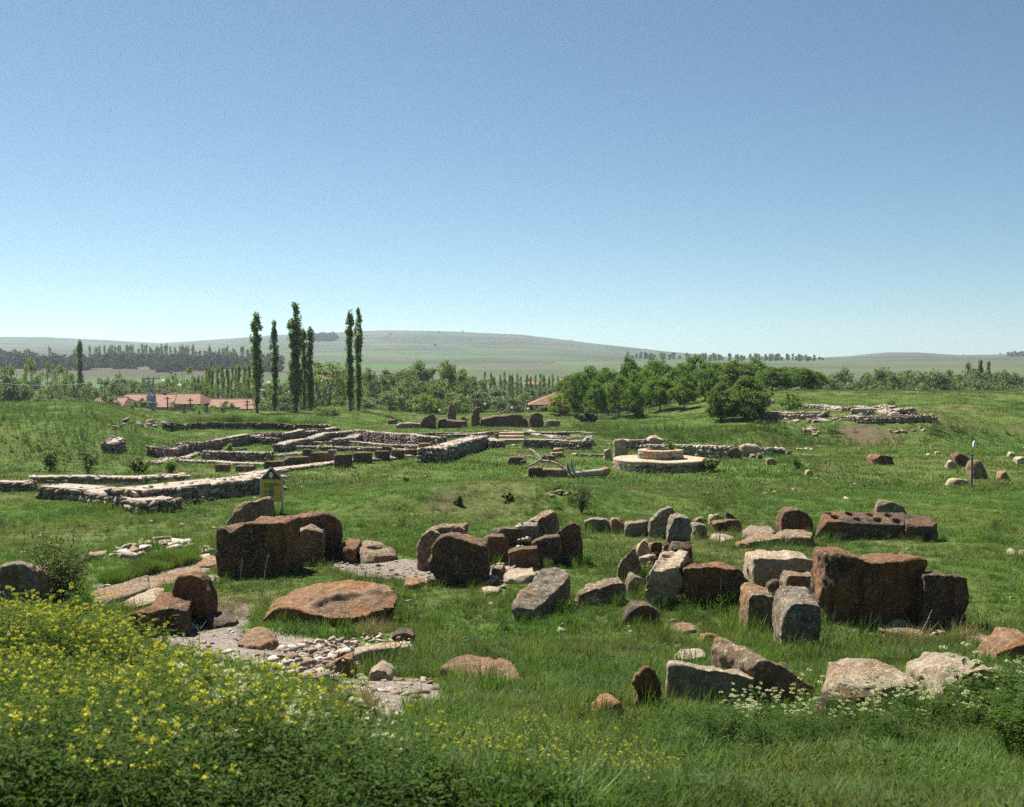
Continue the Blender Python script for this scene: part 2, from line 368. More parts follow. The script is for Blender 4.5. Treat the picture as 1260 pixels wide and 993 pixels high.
    fld = mix(t, ramp(t, fard, [(0.22, 0), (0.36, 0.85)]), fld, steppe)
    fld = mix(t, 0.7, fld, ramp(t, f1, [(0.3, 0.7), (0.7, 1.25)]), 'MULTIPLY')
    col = mix(t, ramp(t, fard, [(0.075, 0), (0.10, 1)]), near_c, fld)
    t.links.new(col, b.inputs['Base Color']); b.inputs['Roughness'].default_value = 1.0; b.inputs['Specular IOR Level'].default_value = 0.05
    bump(t, b, mix(t, 0.5, g2, g3), 0.8, 0.08)
    o_ = link('terrain', me, m); tag(o_, kind='structure')
    return o_
TERRAIN = build_terrain()
def occupy(pts, maxh=0.35, grow=0):
    """mark ground cells covered by an object so that no grass grows through it"""
    P = np.asarray(pts); g = ZC + h_rel(P[:, 0], P[:, 1]); k = P[:, 2] < g + maxh
    i = ((P[k, 0] + GX) / GS).astype(int); j = (P[k, 1] / GS).astype(int)
    ok = (i > 1) & (j > 1) & (i < OCC.shape[0] - 2) & (j < OCC.shape[1] - 2); i, j = i[ok], j[ok]
    for di in range(-grow, grow + 1):
        for dj in range(-grow, grow + 1): OCC[i + di, j + dj] = True

# ================================================================== ROCKS
def prism_front(bm, poly, d, t, bx=0.0, bz=0.0, bs=1.0, sk=0.0, sink=0.3, by=0.0, rest=False):
    us = [p[0] for p in poly]; uc = 0.5 * (min(us) + max(us)); Xc = ray(uc, 500)[0] * d
    fr = []
    for (u, v) in poly:
        a, b = ray(u, v); y = d + by + sk * (a * d - Xc); p = Vector((a * y, y, ZC + b * y)); fr.append(p)
    g = gz(Xc, d)
    zmin = min(p.z for p in fr); thr = min(0.14, 0.3 * (max(p.z for p in fr) - zmin))
    for p in fr:
        if not rest and p.z < max(g, zmin) + thr: p.z = min(p.z, g) - sink
    c = sum(fr, Vector()) / len(fr); c.z = g
    bk = [c + (p - c) * bs + Vector((bx, t, bz if p.z > g + 0.1 else 0)) for p in fr]
    V = [bm.verts.new(p) for p in fr] + [bm.verts.new(p) for p in bk]; n = len(fr)
    f1 = bm.faces.new(V[:n]); f2 = bm.faces.new(V[n:][::-1])
    for i in range(n): bm.faces.new([V[i], V[n + i], V[n + (i + 1) % n], V[(i + 1) % n]])
def prism_top(bm, poly, z, a, b, th, ref, flare=0.0):
    P = []
    for (u, v) in poly:
        rx, rz = ray(u, v); den = rz - a - b * rx
        d = (ref.z + z - a * ref.y - b * ref.x - ZC) / den; P.append(Vector((rx * d, d, ZC + rz * d)))
    c = sum(P, Vector()) / len(P)
    Q = [Vector((c.x + (p.x - c.x) * (1 + flare), c.y + (p.y - c.y) * (1 + flare), p.z - th)) for p in P]
    V = [bm.verts.new(p) for p in P] + [bm.verts.new(p) for p in Q]; n = len(P)
    bm.faces.new(V[:n]); bm.faces.new(V[n:][::-1])
    for i in range(n): bm.faces.new([V[i], V[n + i], V[n + (i + 1) % n], V[(i + 1) % n]])
_seed = [100]
def finish_rock(name, bm, d, amp, vox, origin, mat, dents=None, smooth=1):
    bmesh.ops.recalc_face_normals(bm, faces=bm.faces)
    bb = np.array([v.co[:] for v in bm.verts]); vox = min(vox, float(np.ptp(bb, axis=0).min()) * 0.22, float(np.ptp(bb, axis=0).max()) * 0.08)
    me0 = bm_mesh('tmp', bm); ob = bpy.data.objects.new('tmp', me0); COL.objects.link(ob)
    md = ob.modifiers.new('r', 'REMESH'); md.mode = 'VOXEL'; md.voxel_size = vox
    if smooth:
        ms = ob.modifiers.new('s', 'SMOOTH'); ms.factor = 0.5; ms.iterations = smooth
    dg = bpy.context.evaluated_depsgraph_get(); me = bpy.data.meshes.new_from_object(ob.evaluated_get(dg))
    bpy.data.objects.remove(ob); bpy.data.meshes.remove(me0)
    if len(me.vertices) == 0: print('EMPTY ROCK', origin, vox, np.ptp(bb, axis=0))
    n = len(me.vertices); co = np.empty(n * 3, np.float32); me.vertices.foreach_get('co', co); co = co.reshape(-1, 3).astype(float)
    no = np.empty(n * 3, np.float32); me.vertex_normals.foreach_get('vector', no); no = no.reshape(-1, 3)
    _seed[0] += 1; s = _seed[0]
    dim = np.ptp(co, axis=0).max(); k = amp * min(1.0, 0.35 + 0.5 * dim)
    nf = 1 if ('ortho' in name or name in ('stone_block', 'pillar_base', 'corner_block')) else 3 if ('block' in name or 'ortho' in name or 'drill' in name or 'slab' in name or 'pillar' in name) else 5
    fr = np.random.default_rng(s); ctr = (co.max(0) + co.min(0)) / 2
    for k_ in range(nf):
        dn = fr.normal(size=3); dn[2] = abs(dn[2]) * 0.8; dn /= np.linalg.norm(dn); pr = (co - ctr) @ dn; lim = pr.max() * fr.uniform(0.80, 0.95)
        co = co - dn * np.clip(pr - lim, 0, None)[:, None] * 0.9
    q = 0.065 * vnoise(co * 1.6, s) + 0.045 * vnoise(co * 4.2, s + 1) + 0.026 * vnoise(co * 10.5, s + 2) + 0.015 * vnoise(co * 24, s + 3)
    rid = np.abs(vnoise(co * 2.3, s + 4)); q = q - 0.05 * np.clip(0.16 - rid, 0, 1) / 0.16 * 0.55
    chip = vnoise(co * 3.1, s + 5); q = q - 0.05 * np.clip(chip - 0.38, 0, 1) * 1.6
    co = co + no * (q * k)[:, None]
    if dents: co = dents(co, no)
    co = co - np.array(origin); me.vertices.foreach_set('co', co.astype(np.float32).ravel())
    me.polygons.foreach_set('use_smooth', [True] * len(me.polygons)); me.update()
    me.materials.clear(); me.materials.append(mat); me.name = name
    occupy(co + np.array(origin))
    return me
def rock(label, mat, poly=None, t=0.8, d=None, bx=0.0, bz=0.0, bs=0.95, sk=0.0, amp=1.0, parts=(), name='boulder', cat='boulder',
         group=None, dents=None, base=None, vox=None, smooth=1, parent=None, rest=False):
    if name in ('orthostat', 'stone_block') and amp == 1.0: amp = 0.68
    bm = bmesh.new()
    allp = list(poly or []) + [p for q in parts for p in (q.get('top') or q.get('poly'))]
    if base is None:
        vb = max(p[1] for p in allp); ub = np.mean([p[0] for p in allp if p[1] > vb - 8]); base = (ub, vb)
    ref = ground(*base) if d is None else Vector((ray(base[0], 500)[0] * d, d, gz(ray(base[0], 500)[0] * d, d)))
    d = ref.y
    if poly: prism_front(bm, poly, d, t, bx, bz, bs, sk, rest=rest)
    for q in parts:
        q = dict(q)
        if 'top' in q: prism_top(bm, q['top'], q.get('z', 0.2), q.get('a', 0), q.get('b', 0), q.get('th', 0.4), ref, q.get('flare', 0))
        else: prism_front(bm, q['poly'], d, q.get('t', t), q.get('bx', 0), q.get('bz', 0), q.get('bs', 0.95), q.get('sk', 0), by=q.get('by', 0))
    vox = vox or min(max(d * 0.0015, 0.02), 0.12)
    me = finish_rock(name, bm, d, amp, vox, ref, mat, dents, smooth)
    o = link(name, me, mat, parent, None if parent else ref)
    if parent is not None: o.location = ref - parent.location
    else: tag(o, label, cat, group)
    return o

# ---- left cluster -------------------------------------------------
rock('tall rust-brown upright block with dark vertical streaks beside the paving', M_RUST,
     [(266,703),(264,672),(264,652),(272,651),(283,656),(292,649),(302,645),(318,645),(340,643),(352,643),(353,668),(351,700),(310,708)], t=1.15, bx=0.12, bz=0.03, sk=0.12, name='stone_block', cat='stone block')
rock('brown pointed boulder just behind the tall streaked block, below the yellow sign', M_TAN,
     [(277,664),(279,640),(284,629),(296,620),(310,617),(324,614),(329,628),(332,664)], t=0.75, bx=0.1, bz=0.05, base=(305,668), name='boulder')
rock('long block with a rounded shoulder behind the broken block with a pale top', M_RUST,
     [(345,688),(345,640),(365,637),(388,634),(404,633),(414,638),(420,647),(422,687)], t=0.9, bx=-0.15, bz=0.02, sk=-0.05, base=(385,688), name='stone_block', cat='stone block')
rock('broken block with a pale top between the streaked block and its long neighbour', M_TAN,
     [(350,690),(351,656),(362,656),(377,650),(390,653),(397,656),(398,682),(386,692)], t=0.7, bz=0.10, base=(370,694), name='stone_block', cat='stone block')
rock('low rust slab next to the flat stone with a round socket', M_RUST,
     parts=[dict(top=[(420,668),(430,661),(446,663),(441,671),(436,676),(423,674)], z=0.30, th=0.6)], base=(430,686), amp=0.7, name='stone_slab', cat='slab')
_b = ground(463, 690); _rx, _rz = ray(464, 673.5); _dd = (_b.z + 0.20 - ZC) / _rz; SOCK = Vector((_rx * _dd, _dd, 0))
def socket(co, no):
    r = np.hypot(co[:, 0] - SOCK.x, (co[:, 1] - SOCK.y) * 0.9); top = co[:, 2] > _b.z + 0.08
    co[:, 2] -= np.where(top, 0.20 * sst(0.25, 0.17, r), 0); return co
rock('low flat stone pierced by a round socket', M_TAN,
     parts=[dict(top=[(438,676),(444,667),(452,664),(470,666),(484,672),(487,679),(470,682),(448,682)], z=0.20, th=0.5)], base=(463,690), amp=0.5, dents=socket, vox=0.035, name='socketed_stone', cat='stone')
def ridge(co, no):
    # worn step across the top of the slab
    a = at(380, 741, RG.y); 
    px = 630 + F * co[:, 0] / co[:, 1]
    L = np.interp(px, [372, 385, 410, 440, 465, 492], [RY[0], RY[1], RY[2], RY[3], RY[4], RY[5]])
    inside = (px > 374) & (px < 500) & (no[:, 2] > 0.45)
    s = sst(0.03, -0.05, co[:, 1] - L) * sst(374, 396, px)
    co[:, 2] -= np.where(inside, (0.045 + 0.30 * np.clip(L - co[:, 1], 0, 0.5)) * s, 0); return co
RG = ground(405, 768)
def _ry(u, v):
    rx, rz = ray(u, v); dd = (RG.z + 0.26 - 0.24 * RG.y - ZC) / (rz - 0.24); return dd
RY = [_ry(372, 745), _ry(385, 740), _ry(410, 732), _ry(440, 727), _ry(465, 728), _ry(492, 731)]
rock('broad tilted orange slab with a curved step worn across its top', M_RED,
     parts=[dict(top=[(320,755),(332,741),(356,726),(392,716),(432,711),(462,715),(481,723),(488,735),(484,745),(468,748),(440,757),(412,759),(372,752),(338,747)], z=0.26, a=0.24, th=0.42, flare=-0.10)], base=(405,768), amp=0.6, dents=ridge, vox=0.03, name='stone_slab', cat='slab')
rock('rust-coloured chair-shaped block with a deep step cut into it', M_RUST,
     parts=[dict(poly=[(204,776),(208,740),(214,722),(221,709),(236,708),(252,713),(255,738),(253,768),(243,778)], t=0.55, bs=0.96, bx=0.05, sk=0.1, by=0.55),
            dict(top=[(163,758),(176,744),(195,728),(214,730),(236,737),(231,752),(210,748),(194,750)], z=0.42, a=0.10, b=0.12, th=0.62)], base=(215,781), amp=0.7, name='stepped_block', cat='stone block')
rock('low brown earth-caked stone beside the chair-shaped block', M_DARK,
     parts=[dict(top=[(252,758),(262,747),(282,747),(296,755),(290,764),(262,768)], z=0.10, th=0.35, flare=0.1)], base=(272,770), amp=0.8, name='field_stone', cat='stone')
rock('low rounded ochre stone bedded in the grey gravel', M_RED,
     parts=[dict(top=[(288,790),(300,776),(318,772),(336,778),(342,788),(325,795)], z=0.10, th=0.3, flare=0.25)], base=(315,797), amp=0.8, name='field_stone', cat='stone')
rock('smooth grey boulder behind the yellow flowers beside the leafy shrub', M_GREY,
     [(-12,735),(-10,702),(4,697),(22,694),(36,698),(43,707),(47,735)], t=0.5, bz=0.0, d=17.0, base=(20,735))
rock('flat orange slab lying by itself in the open grass', M_RED,
     parts=[dict(top=[(538,821),(548,812),(562,801),(578,805),(594,806),(614,804),(630,811),(640,824),(643,835),(618,836),(592,833),(570,829),(552,825)], z=0.12, a=0.28, th=0.22)], base=(592,838), amp=0.5, name='stone_slab', cat='slab')
rock('small upright rust stone like a bent finger in the open grass', M_RUST,
     [(782,876),(783,852),(780,842),(781,831),(786,834),(790,826),(797,821),(803,826),(807,838),(806,850),(811,868),(806,877)], t=0.22, bs=0.8, bx=0.05, amp=1.6, smooth=0, vox=0.016, name='standing_stone', cat='stone')
rock('rounded pinkish cobble sitting alone in the grass below the upright rust stone', M_RED,
     [(728,884),(729,872),(737,865),(750,862),(762,866),(769,877),(767,886)], t=0.35, bs=0.8, amp=0.7, name='cobble', cat='stone')
rock('small tan cobble between the flat orange slab and the rounded pinkish cobble', M_PALE,
     [(631,862),(632,857),(637,855),(642,858),(641,862)], t=0.14, amp=0.5, name='cobble', cat='stone')
rock('white crumbling stone beside the bare gravel under the flat orange slab', M_PALE,
     [(571,856),(573,850),(582,847),(592,851),(597,857)], t=0.2, amp=0.8, name='field_stone', cat='stone')
# ---- right foreground -----------------------------------------------
rock('long block with a black shaded face and pale top starting the fallen row', M_PALE,
     [(825,860),(823,838),(824,817),(850,819),(880,822),(910,827),(931,834),(930,852),(926,872),(870,868)], t=0.24, sk=-0.05, bz=0.0, name='stone_block', cat='stone block')
rock('small flat pale stone on the ground behind the long block with the pale top', M_PALE,
     parts=[dict(top=[(828,803),(838,798),(866,798),(870,806),(850,810),(832,809)], z=0.16, th=0.3)], base=(850,813), amp=0.5, name='stone_slab', cat='slab')
rock('little brown rubble piece resting on the flat pale stone', M_DARK,
     [(836,806),(838,800),(847,799),(856,804),(858,808)], t=0.14, base=(848,812), rest=True, amp=0.5, name='field_stone', cat='stone')
rock('tan block toppled against the end of the long pale-topped block', M_TAN,
     parts=[dict(poly=[(928,846),(926,824),(936,813),(946,813),(966,824),(990,839),(1003,848),(997,868),(960,866),(938,858)], t=0.75, bx=-0.28, bz=0.04, sk=0.15)], base=(960,868), name='stone_block', cat='stone block')
rock('large smooth cream boulder with a squared broken end in the fallen row', M_PALE,
     parts=[dict(top=[(1008,824),(1018,811),(1042,806),(1076,808),(1108,817),(1131,830),(1129,845),(1098,846),(1058,847),(1020,842)], z=0.34, a=0.26, th=0.62, flare=0.03)], base=(1070,864), amp=0.55, smooth=4)
rock('low brown wedge in front of the large cream boulder', M_RUST,
     parts=[dict(top=[(996,856),(1018,843),(1045,838),(1086,843),(1082,851),(1040,857),(1010,862)], z=0.20, a=0.05, th=0.45)], base=(1036,874), amp=0.6)
rock('pale speckled boulder half hidden behind tall weeds', M_PALE,
     [(1142,862),(1150,846),(1166,836),(1182,826),(1205,822),(1225,822),(1238,830),(1262,838),(1275,864)], t=0.7, bz=0.02, bs=0.85, amp=1.1)
rock('rust-orange boulder past the flat kerb stone, behind the speckled boulder', M_RED,
     [(1220,818),(1224,802),(1238,795),(1258,790),(1290,796),(1296,820)], t=0.7)
# ---- great orthostats -------------------------------------------------
rock('biggest dark orthostat with a wavy orange-grey top edge', M_RUST,
     [(1011,768),(1014,735),(1018,704),(1019,685),(1036,685),(1056,688),(1074,693),(1090,692),(1108,690),(1139,689),(1137,722),(1133,764),(1070,770)], t=1.0, bx=0.05, bz=0.03, sk=0.04, name='orthostat', cat='stone block')
rock('narrower dark orthostat with a pilaster edge, standing against the biggest one', M_DARK,
     parts=[dict(poly=[(1131,772),(1136,730),(1140,702),(1158,701),(1177,704),(1178,772)], t=0.55), dict(poly=[(1176,772),(1177,704),(1191,704),(1190,740),(1189,772)], t=0.62, by=-0.07)], base=(1160,774), amp=0.7, name='orthostat', cat='stone block')
rock('broad cream-topped block at the back of the group of squared blocks', M_PALE,
     [(929,730),(927,705),(928,688),(945,687),(985,686),(1006,690),(1010,700),(1010,730)], t=0.9, bz=0.02, base=(968,733), name='stone_block', cat='stone block')
rock('squat tan block wedged in the middle of the group of squared blocks', M_TAN,
     [(966,748),(966,716),(970,708),(988,706),(1006,707),(1008,716),(1008,748)], t=0.55, bz=0.05, base=(986,752), name='stone_block', cat='stone block')
rock('upright block with a pale sloping cap, beside the rounded-top block', M_TAN,
     [(919,777),(919,752),(920,737),(926,731),(942,732),(957,737),(956,758),(951,777)], t=0.62, bz=0.10, name='stone_block', cat='stone block')
rock('tall rounded-top block with a greyish face in front of the squared blocks', M_GREY,
     [(962,800),(964,772),(967,752),(976,743),(990,740),(1004,742),(1011,748),(1010,775),(1007,802)], t=0.65, bz=0.14, name='stone_block', cat='stone block')
rock('small slab leaning in the gap in front of the broad cream-topped block', M_DARK,
     [(942,724),(947,711),(966,717),(967,728),(952,728)], t=0.2, base=(955,742), amp=0.6, name='field_stone', cat='stone')
rock('brown stub of stone filling the gap between the two upright blocks', M_RUST,
     [(950,772),(950,748),(956,740),(967,742),(966,772)], t=0.35, base=(958,774), name='field_stone', cat='stone')
rock('small white stone at the foot of the biggest dark orthostat', M_PALE, [(1093,772),(1096,765),(1108,762),(1118,765),(1122,773)], t=0.22, amp=0.6, name='field_stone', cat='stone')
rock('long thin tan kerb stone lying in front of the biggest dark orthostat', M_TAN,
     parts=[dict(top=[(1074,770),(1078,767),(1110,771),(1137,775),(1136,780),(1100,777),(1076,774)], z=0.10, th=0.25)], base=(1105,782), amp=0.4, name='kerb_stone', cat='stone')
rock('flat tan kerb stone between the narrower orthostat and the rust-orange boulder', M_TAN,
     parts=[dict(top=[(1186,785),(1200,780),(1226,781),(1230,788),(1205,791),(1188,791)], z=0.10, th=0.25)], base=(1208,794), amp=0.5, name='kerb_stone', cat='stone')
rock('small ochre cobble on the lawn in front of the upright block with the sloping cap', M_RED, [(862,788),(864,783),(876,781),(888,785),(889,789)], t=0.25, amp=0.7, name='cobble', cat='stone')
rock('flat ochre flake in the grass near the tan toppled block', M_RED, [(899,804),(906,799),(918,800),(926,805)], t=0.3, amp=0.5, name='cobble', cat='stone')
# ---- drilled stone ------------------------------------------------------
DR = ground(1075, 662); HOLES = []
def _hp(u, v, z):
    rx, rz = ray(u, v); dd = (DR.z + z - 0.35 * DR.y - ZC) / (rz - 0.35); return (rx * dd, dd)
for (u, v) in [(1020,631.5),(1046,632),(1071,633),(1094,634.5),(1028,637),(1056,638.5),(1081,639.5),(1104,641.5)]: HOLES.append(_hp(u, v, 0.42))
def drill(co, no):
    for hx, hy in HOLES:
        r = np.hypot(co[:, 0] - hx, (co[:, 1] - hy) * 1.0); top = (co[:, 2] > DR.z + 0.22) & (no[:, 2] > 0.3)
        co[:, 2] -= np.where(top, 0.17 * sst(0.115, 0.075, r), 0)
    return co
rock('long beam-like stone drilled with two rows of round holes, propped off the grass', M_DARK,
     parts=[dict(top=[(1000,634),(1006,629),(1040,628),(1078,629),(1112,631),(1116,637),(1113,646),(1080,645),(1040,643),(1004,642)], z=0.42, a=0.35, th=0.38)], base=(1075,662), amp=0.4, dents=drill, vox=0.026, smooth=1, name='drilled_stone', cat='stone block')
rock('split layered stone butted against the end of the drilled beam stone', M_RUST,
     parts=[dict(top=[(1113,632),(1130,632),(1146,635),(1154,642),(1150,648),(1130,649),(1116,648)], z=0.40, a=0.35, th=0.5)], base=(1132,664), amp=0.7, name='stone_block', cat='stone block')
rock('tan elongated stone lying behind the split layered stone', M_TAN,
     [(1080,636),(1079,619),(1086,615),(1098,617),(1112,624),(1128,632),(1132,638)], t=0.55, base=(1104,640), amp=0.7)
rock('dark-faced hollow block with an orange side, next to the drilled beam stone', M_RUST,
     [(962,655),(961,640),(966,630),(974,628),(984,628),(994,633),(999,642),(999,657)], t=0.65, base=(980,658), name='stone_block', cat='stone block')
rock('little pale stone propping up the drilled beam stone', M_PALE, [(1026,665),(1026,657),(1032,654),(1042,655),(1042,664)], t=0.3, amp=0.5, name='field_stone', cat='stone')
rock('thin flat grey slab lying in the grass beside the hollow block', M_GREY, parts=[dict(top=[(911,652),(922,646),(948,647),(956,653),(946,658),(918,658)], z=0.14, th=0.3)], base=(934,660), amp=0.5, name='stone_slab', cat='slab')
rock('long narrow tan slab next to the hollow block', M_TAN, parts=[dict(top=[(910,664),(930,657),(958,656),(962,661),(936,665),(914,668)], z=0.16, th=0.35)], base=(936,670), amp=0.5, name='stone_slab', cat='slab')
rock('squared tan slab between the hollow block and the narrow tan slab', M_TAN, parts=[dict(top=[(950,656),(960,650),(985,651),(1000,655),(998,662),(975,661)], z=0.24, th=0.45)], base=(978,669), amp=0.5, name='stone_slab', cat='slab')
rock('bright orange flake lying in front of the long narrow tan slab', M_RED, [(904,672),(910,668),(924,670),(933,675)], t=0.3, amp=0.5, name='field_stone', cat='stone')
# ---- centre-right group ---------------------------------------------------
rock('grey standing block balanced on a plinth above the pale leaning slab', M_GREY,
     [(820,668),(824,650),(829,636),(838,635),(850,640),(851,655),(850,669)], t=0.6, bz=0.06, base=(838,697), rest=True, name='standing_stone', cat='stone block')
rock('dark plinth block beneath the grey standing block', M_DARK, [(824,700),(825,667),(840,668),(854,666),(855,700)], t=0.7, base=(840,701), name='plinth', cat='stone block')
rock('big pale slab leaning down towards the grass in front of the grey standing block', M_PALE,
     parts=[dict(poly=[(792,735),(794,712),(800,700),(812,703),(822,700),(838,694),(840,712),(838,744),(810,746)], t=0.9, bx=0.34, bz=0.20, sk=0.2)], base=(815,746), name='stone_slab', cat='slab')
rock('long dark block beside the big pale leaning slab', M_RUST,
     [(842,742),(840,716),(841,699),(856,697),(886,698),(910,702),(918,710),(925,722),(922,744),(880,745)], t=0.7, name='stone_block', cat='stone block')
rock('upright reddish boulder at the corner of the heap of pale chips', M_TAN, [(757,716),(758,698),(768,686),(780,674),(785,688),(788,714)], t=0.5, bx=0.1, base=(772,718))
rock('small brown stone between the upright reddish boulder and the pale leaning slab', M_TAN, [(770,730),(772,714),(778,707),(791,713),(790,732)], t=0.4, name='field_stone', cat='stone')
rock('long low weathered stone pointing towards the small brown stone', M_TAN, [(711,745),(712,734),(728,726),(750,720),(768,717),(772,726),(764,738),(740,744)], t=0.5, bz=0.03, sk=0.1)
rock('round pale stone at the back of the heap of pale chips', M_PALE, [(783,688),(784,672),(792,664),(799,668),(799,688)], t=0.35, base=(791,695), name='field_stone', cat='stone')
rock('dark squared stone at the back of the heap of pale chips', M_DARK, [(798,690),(799,670),(808,666),(817,668),(817,690)], t=0.35, base=(808,694), name='field_stone', cat='stone')
rock('small bright orange stone leaning on the plinth block', M_RED, [(813,690),(815,672),(821,664),(826,668),(826,690)], t=0.3, base=(820,698), name='field_stone', cat='stone')
rock('dark blue-grey wedge stone in the back row beside the triangular slab', M_GREY, [(768,656),(770,645),(782,643),(798,641),(802,658)], t=0.5, base=(786,660))
rock('dark triangular slab standing behind the grey standing block', M_GREY, [(799,658),(800,642),(812,632),(825,625),(832,626),(828,658)], t=0.35, base=(814,661), name='standing_stone', cat='stone')
rock('long rounded grey stone in the back row beside the small rust stone', M_GREY, [(716,652),(718,641),(728,637),(744,639),(754,644),(754,653)], t=0.4, base=(736,655))
rock('small rust stone between the rounded grey stone and the blue-grey wedge', M_RED, [(751,653),(752,640),(758,637),(764,641),(770,649),(768,655)], t=0.4, base=(761,656), name='field_stone', cat='stone')
rock('grey stone behind the plinth with its end in the grass', M_GREY, [(852,662),(853,647),(862,644),(870,648),(875,660)], t=0.5, base=(863,663))
rock('whitish stone on the far lawn beside the dark red overhanging stone', M_PALE, [(870,643),(873,635),(882,632),(892,636),(894,643)], t=0.35, base=(882,646), name='field_stone', cat='stone')
rock('low tan stone next to the whitish stone', M_TAN, [(853,645),(856,638),(866,636),(873,642)], t=0.4, base=(863,647), name='field_stone', cat='stone')
rock('dark red overhanging stone near the thin grey slab', M_RUST, [(880,652),(877,644),(890,641),(911,640),(914,648),(905,652)], t=0.5, base=(896,654))
rock('small spiky brown stone standing behind the dark red overhanging stone', M_DARK, [(892,645),(894,630),(899,634),(908,639),(910,645)], t=0.25, base=(900,648), name='field_stone', cat='stone')
rock('pale flat stone half sunk in grass near the spiky stone', M_PALE, parts=[dict(top=[(870,660),(880,656),(898,657),(906,662),(890,665)], z=0.08, th=0.2)], base=(888,667), amp=0.5, name='stone_slab', cat='slab')
rock('low dark boulder sunk in the lawn in front of the pale leaning slab', M_DARK, [(764,768),(768,754),(778,745),(794,744),(808,750),(815,760),(812,769)], t=0.5, bs=0.85)
rock('bare patchy stone barely showing through the grass', M_TAN, parts=[dict(top=[(826,771),(836,766),(854,767),(860,773),(842,778)], z=0.04, th=0.2)], base=(842,779), amp=0.7, name='field_stone', cat='stone')
# ---- centre-left group ------------------------------------------------------
rock('hook-shaped block with a rounded corner standing at the edge of the gravel', M_TAN,
     parts=[dict(poly=[(516,700),(515,672),(520,660),(530,652),(541,658),(540,700)], t=0.9), dict(poly=[(524,672),(526,656),(540,648),(556,646),(574,647),(575,676)], t=0.75, by=0.25)], base=(530,702), name='stone_block', cat='stone block')
rock('big lichen-spotted rounded block with an ochre foot in front of the hook-shaped block', M_DARK,
     [(527,703),(526,692),(533,686),(531,676),(538,664),(552,660),(570,664),(588,670),(600,672),(602,695),(600,718),(562,715)], t=0.85, bz=0.03, base=(566,719), name='stone_block', cat='stone block')
rock('rough brown block behind the lichen-spotted rounded block', M_DARK, [(592,690),(594,668),(602,661),(618,659),(627,664),(629,690)], t=0.6, base=(610,694), name='stone_block', cat='stone block')
rock('long flat-topped block at the back of the stone ring', M_DARK, [(604,672),(605,652),(620,650),(640,651),(643,672)], t=0.55, base=(624,676), name='stone_block', cat='stone block')
rock('grey wedge-topped block in the back of the stone ring', M_GREY, [(638,670),(640,648),(652,645),(664,646),(666,668)], t=0.6, bz=0.05, base=(652,673), name='stone_block', cat='stone block')
rock('pale pointed boulder with an orange side at the back of the stone ring', M_TAN, [(655,664),(656,642),(666,634),(680,630),(687,637),(689,660)], t=0.6, bz=0.04, base=(672,668))
rock('tall leaning stone closing the stone ring beside dry twigs', M_DARK, [(676,692),(677,664),(688,652),(700,644),(711,642),(713,665),(711,688)], t=0.4, bx=0.15, sk=0.35, base=(694,694), name='standing_stone', cat='stone block')
rock('low dark block at the mouth of the stone ring', M_DARK, [(626,700),(625,680),(640,675),(664,673),(666,700)], t=0.5, base=(645,702), name='stone_block', cat='stone block')
rock('dark angular block between the low dark block and the leaning stone', M_DARK, [(655,694),(656,668),(670,662),(690,660),(692,692)], t=0.5, base=(672,696), name='stone_block', cat='stone block')
rock('grey speckled slab tipped on edge with a sunlit upper face', M_GREY,
     parts=[dict(top=[(629,744),(640,728),(655,710),(668,697),(682,696),(696,700),(703,708),(692,720),(674,738),(655,752),(640,752)], z=0.32, a=0.30, b=-0.28, th=0.55, flare=-0.1)], base=(660,758), amp=0.5, vox=0.03, name='tipped_slab', cat='slab')
rock('pale flat stone on the gravel at the mouth of the stone ring', M_PALE, parts=[dict(top=[(618,706),(630,697),(654,696),(664,703),(645,712),(626,712)], z=0.12, th=0.3)], base=(640,716), amp=0.6, name='stone_slab', cat='slab')
rock('small brown rock in front of the lichen-spotted rounded block', M_TAN, [(602,712),(606,700),(620,696),(628,704),(628,713)], t=0.35, amp=0.8, name='field_stone', cat='stone')
rock('thin pale stone lying in grass by the stone ring', M_PALE, parts=[dict(top=[(592,722),(604,719),(618,722),(612,727),(596,727)], z=0.07, th=0.2)], base=(605,728), amp=0.5, name='field_stone', cat='stone')
rock('orange flat broken stone on the gravel near the hook-shaped block', M_RED, parts=[dict(top=[(496,712),(506,706),(520,705),(526,712),(512,719),(498,718)], z=0.10, th=0.25)], base=(510,721), amp=0.7, name='stone_slab', cat='slab')
rock('small ochre stone beside the orange flat broken stone', M_RED, [(522,722),(526,712),(540,713),(546,722)], t=0.25, amp=0.7, name='field_stone', cat='stone')

# ================================================================== RUBBLE AND WALLS
def isl_rock(name, stops, bmp=0.6):
    m, t, b, o = nmat(name); geo = t.nodes.new('ShaderNodeNewGeometry'); oi = t.nodes.new('ShaderNodeObjectInfo')
    f = math_(t, 'FRACT', math_(t, 'ADD', geo.outputs['Random Per Island'], math_(t, 'MULTIPLY', oi.outputs['Random'], 7.31)))
    v = objvec(t); c = ramp(t, f, stops)
    c = mix(t, 0.8, c, ramp(t, noise(t, v, 5, 5, 0.7), [(0.3, 0.5), (0.7, 1.3)]), 'MULTIPLY')
    c = mix(t, ramp(t, noise(t, v, 2.2, 4, 0.6), [(0.55, 0), (0.68, 0.7)]), c, (0.30, 0.17, 0.09))
    t.links.new(c, b.inputs['Base Color']); bump(t, b, noise(t, v, 18, 6, 0.75), bmp, 0.03); return m
M_RUBBLE = isl_rock('rubble', [(0.0, (0.24, 0.19, 0.15)), (0.3, (0.36, 0.30, 0.235)), (0.55, (0.31, 0.205, 0.135)), (0.75, (0.46, 0.40, 0.32)), (1.0, (0.62, 0.565, 0.48))])
M_WALL = isl_rock('wall_rubble', [(0.0, (0.17, 0.135, 0.11)), (0.35, (0.27, 0.22, 0.18)), (0.6, (0.22, 0.15, 0.11)), (0.8, (0.34, 0.295, 0.245)), (1.0, (0.50, 0.45, 0.39))])
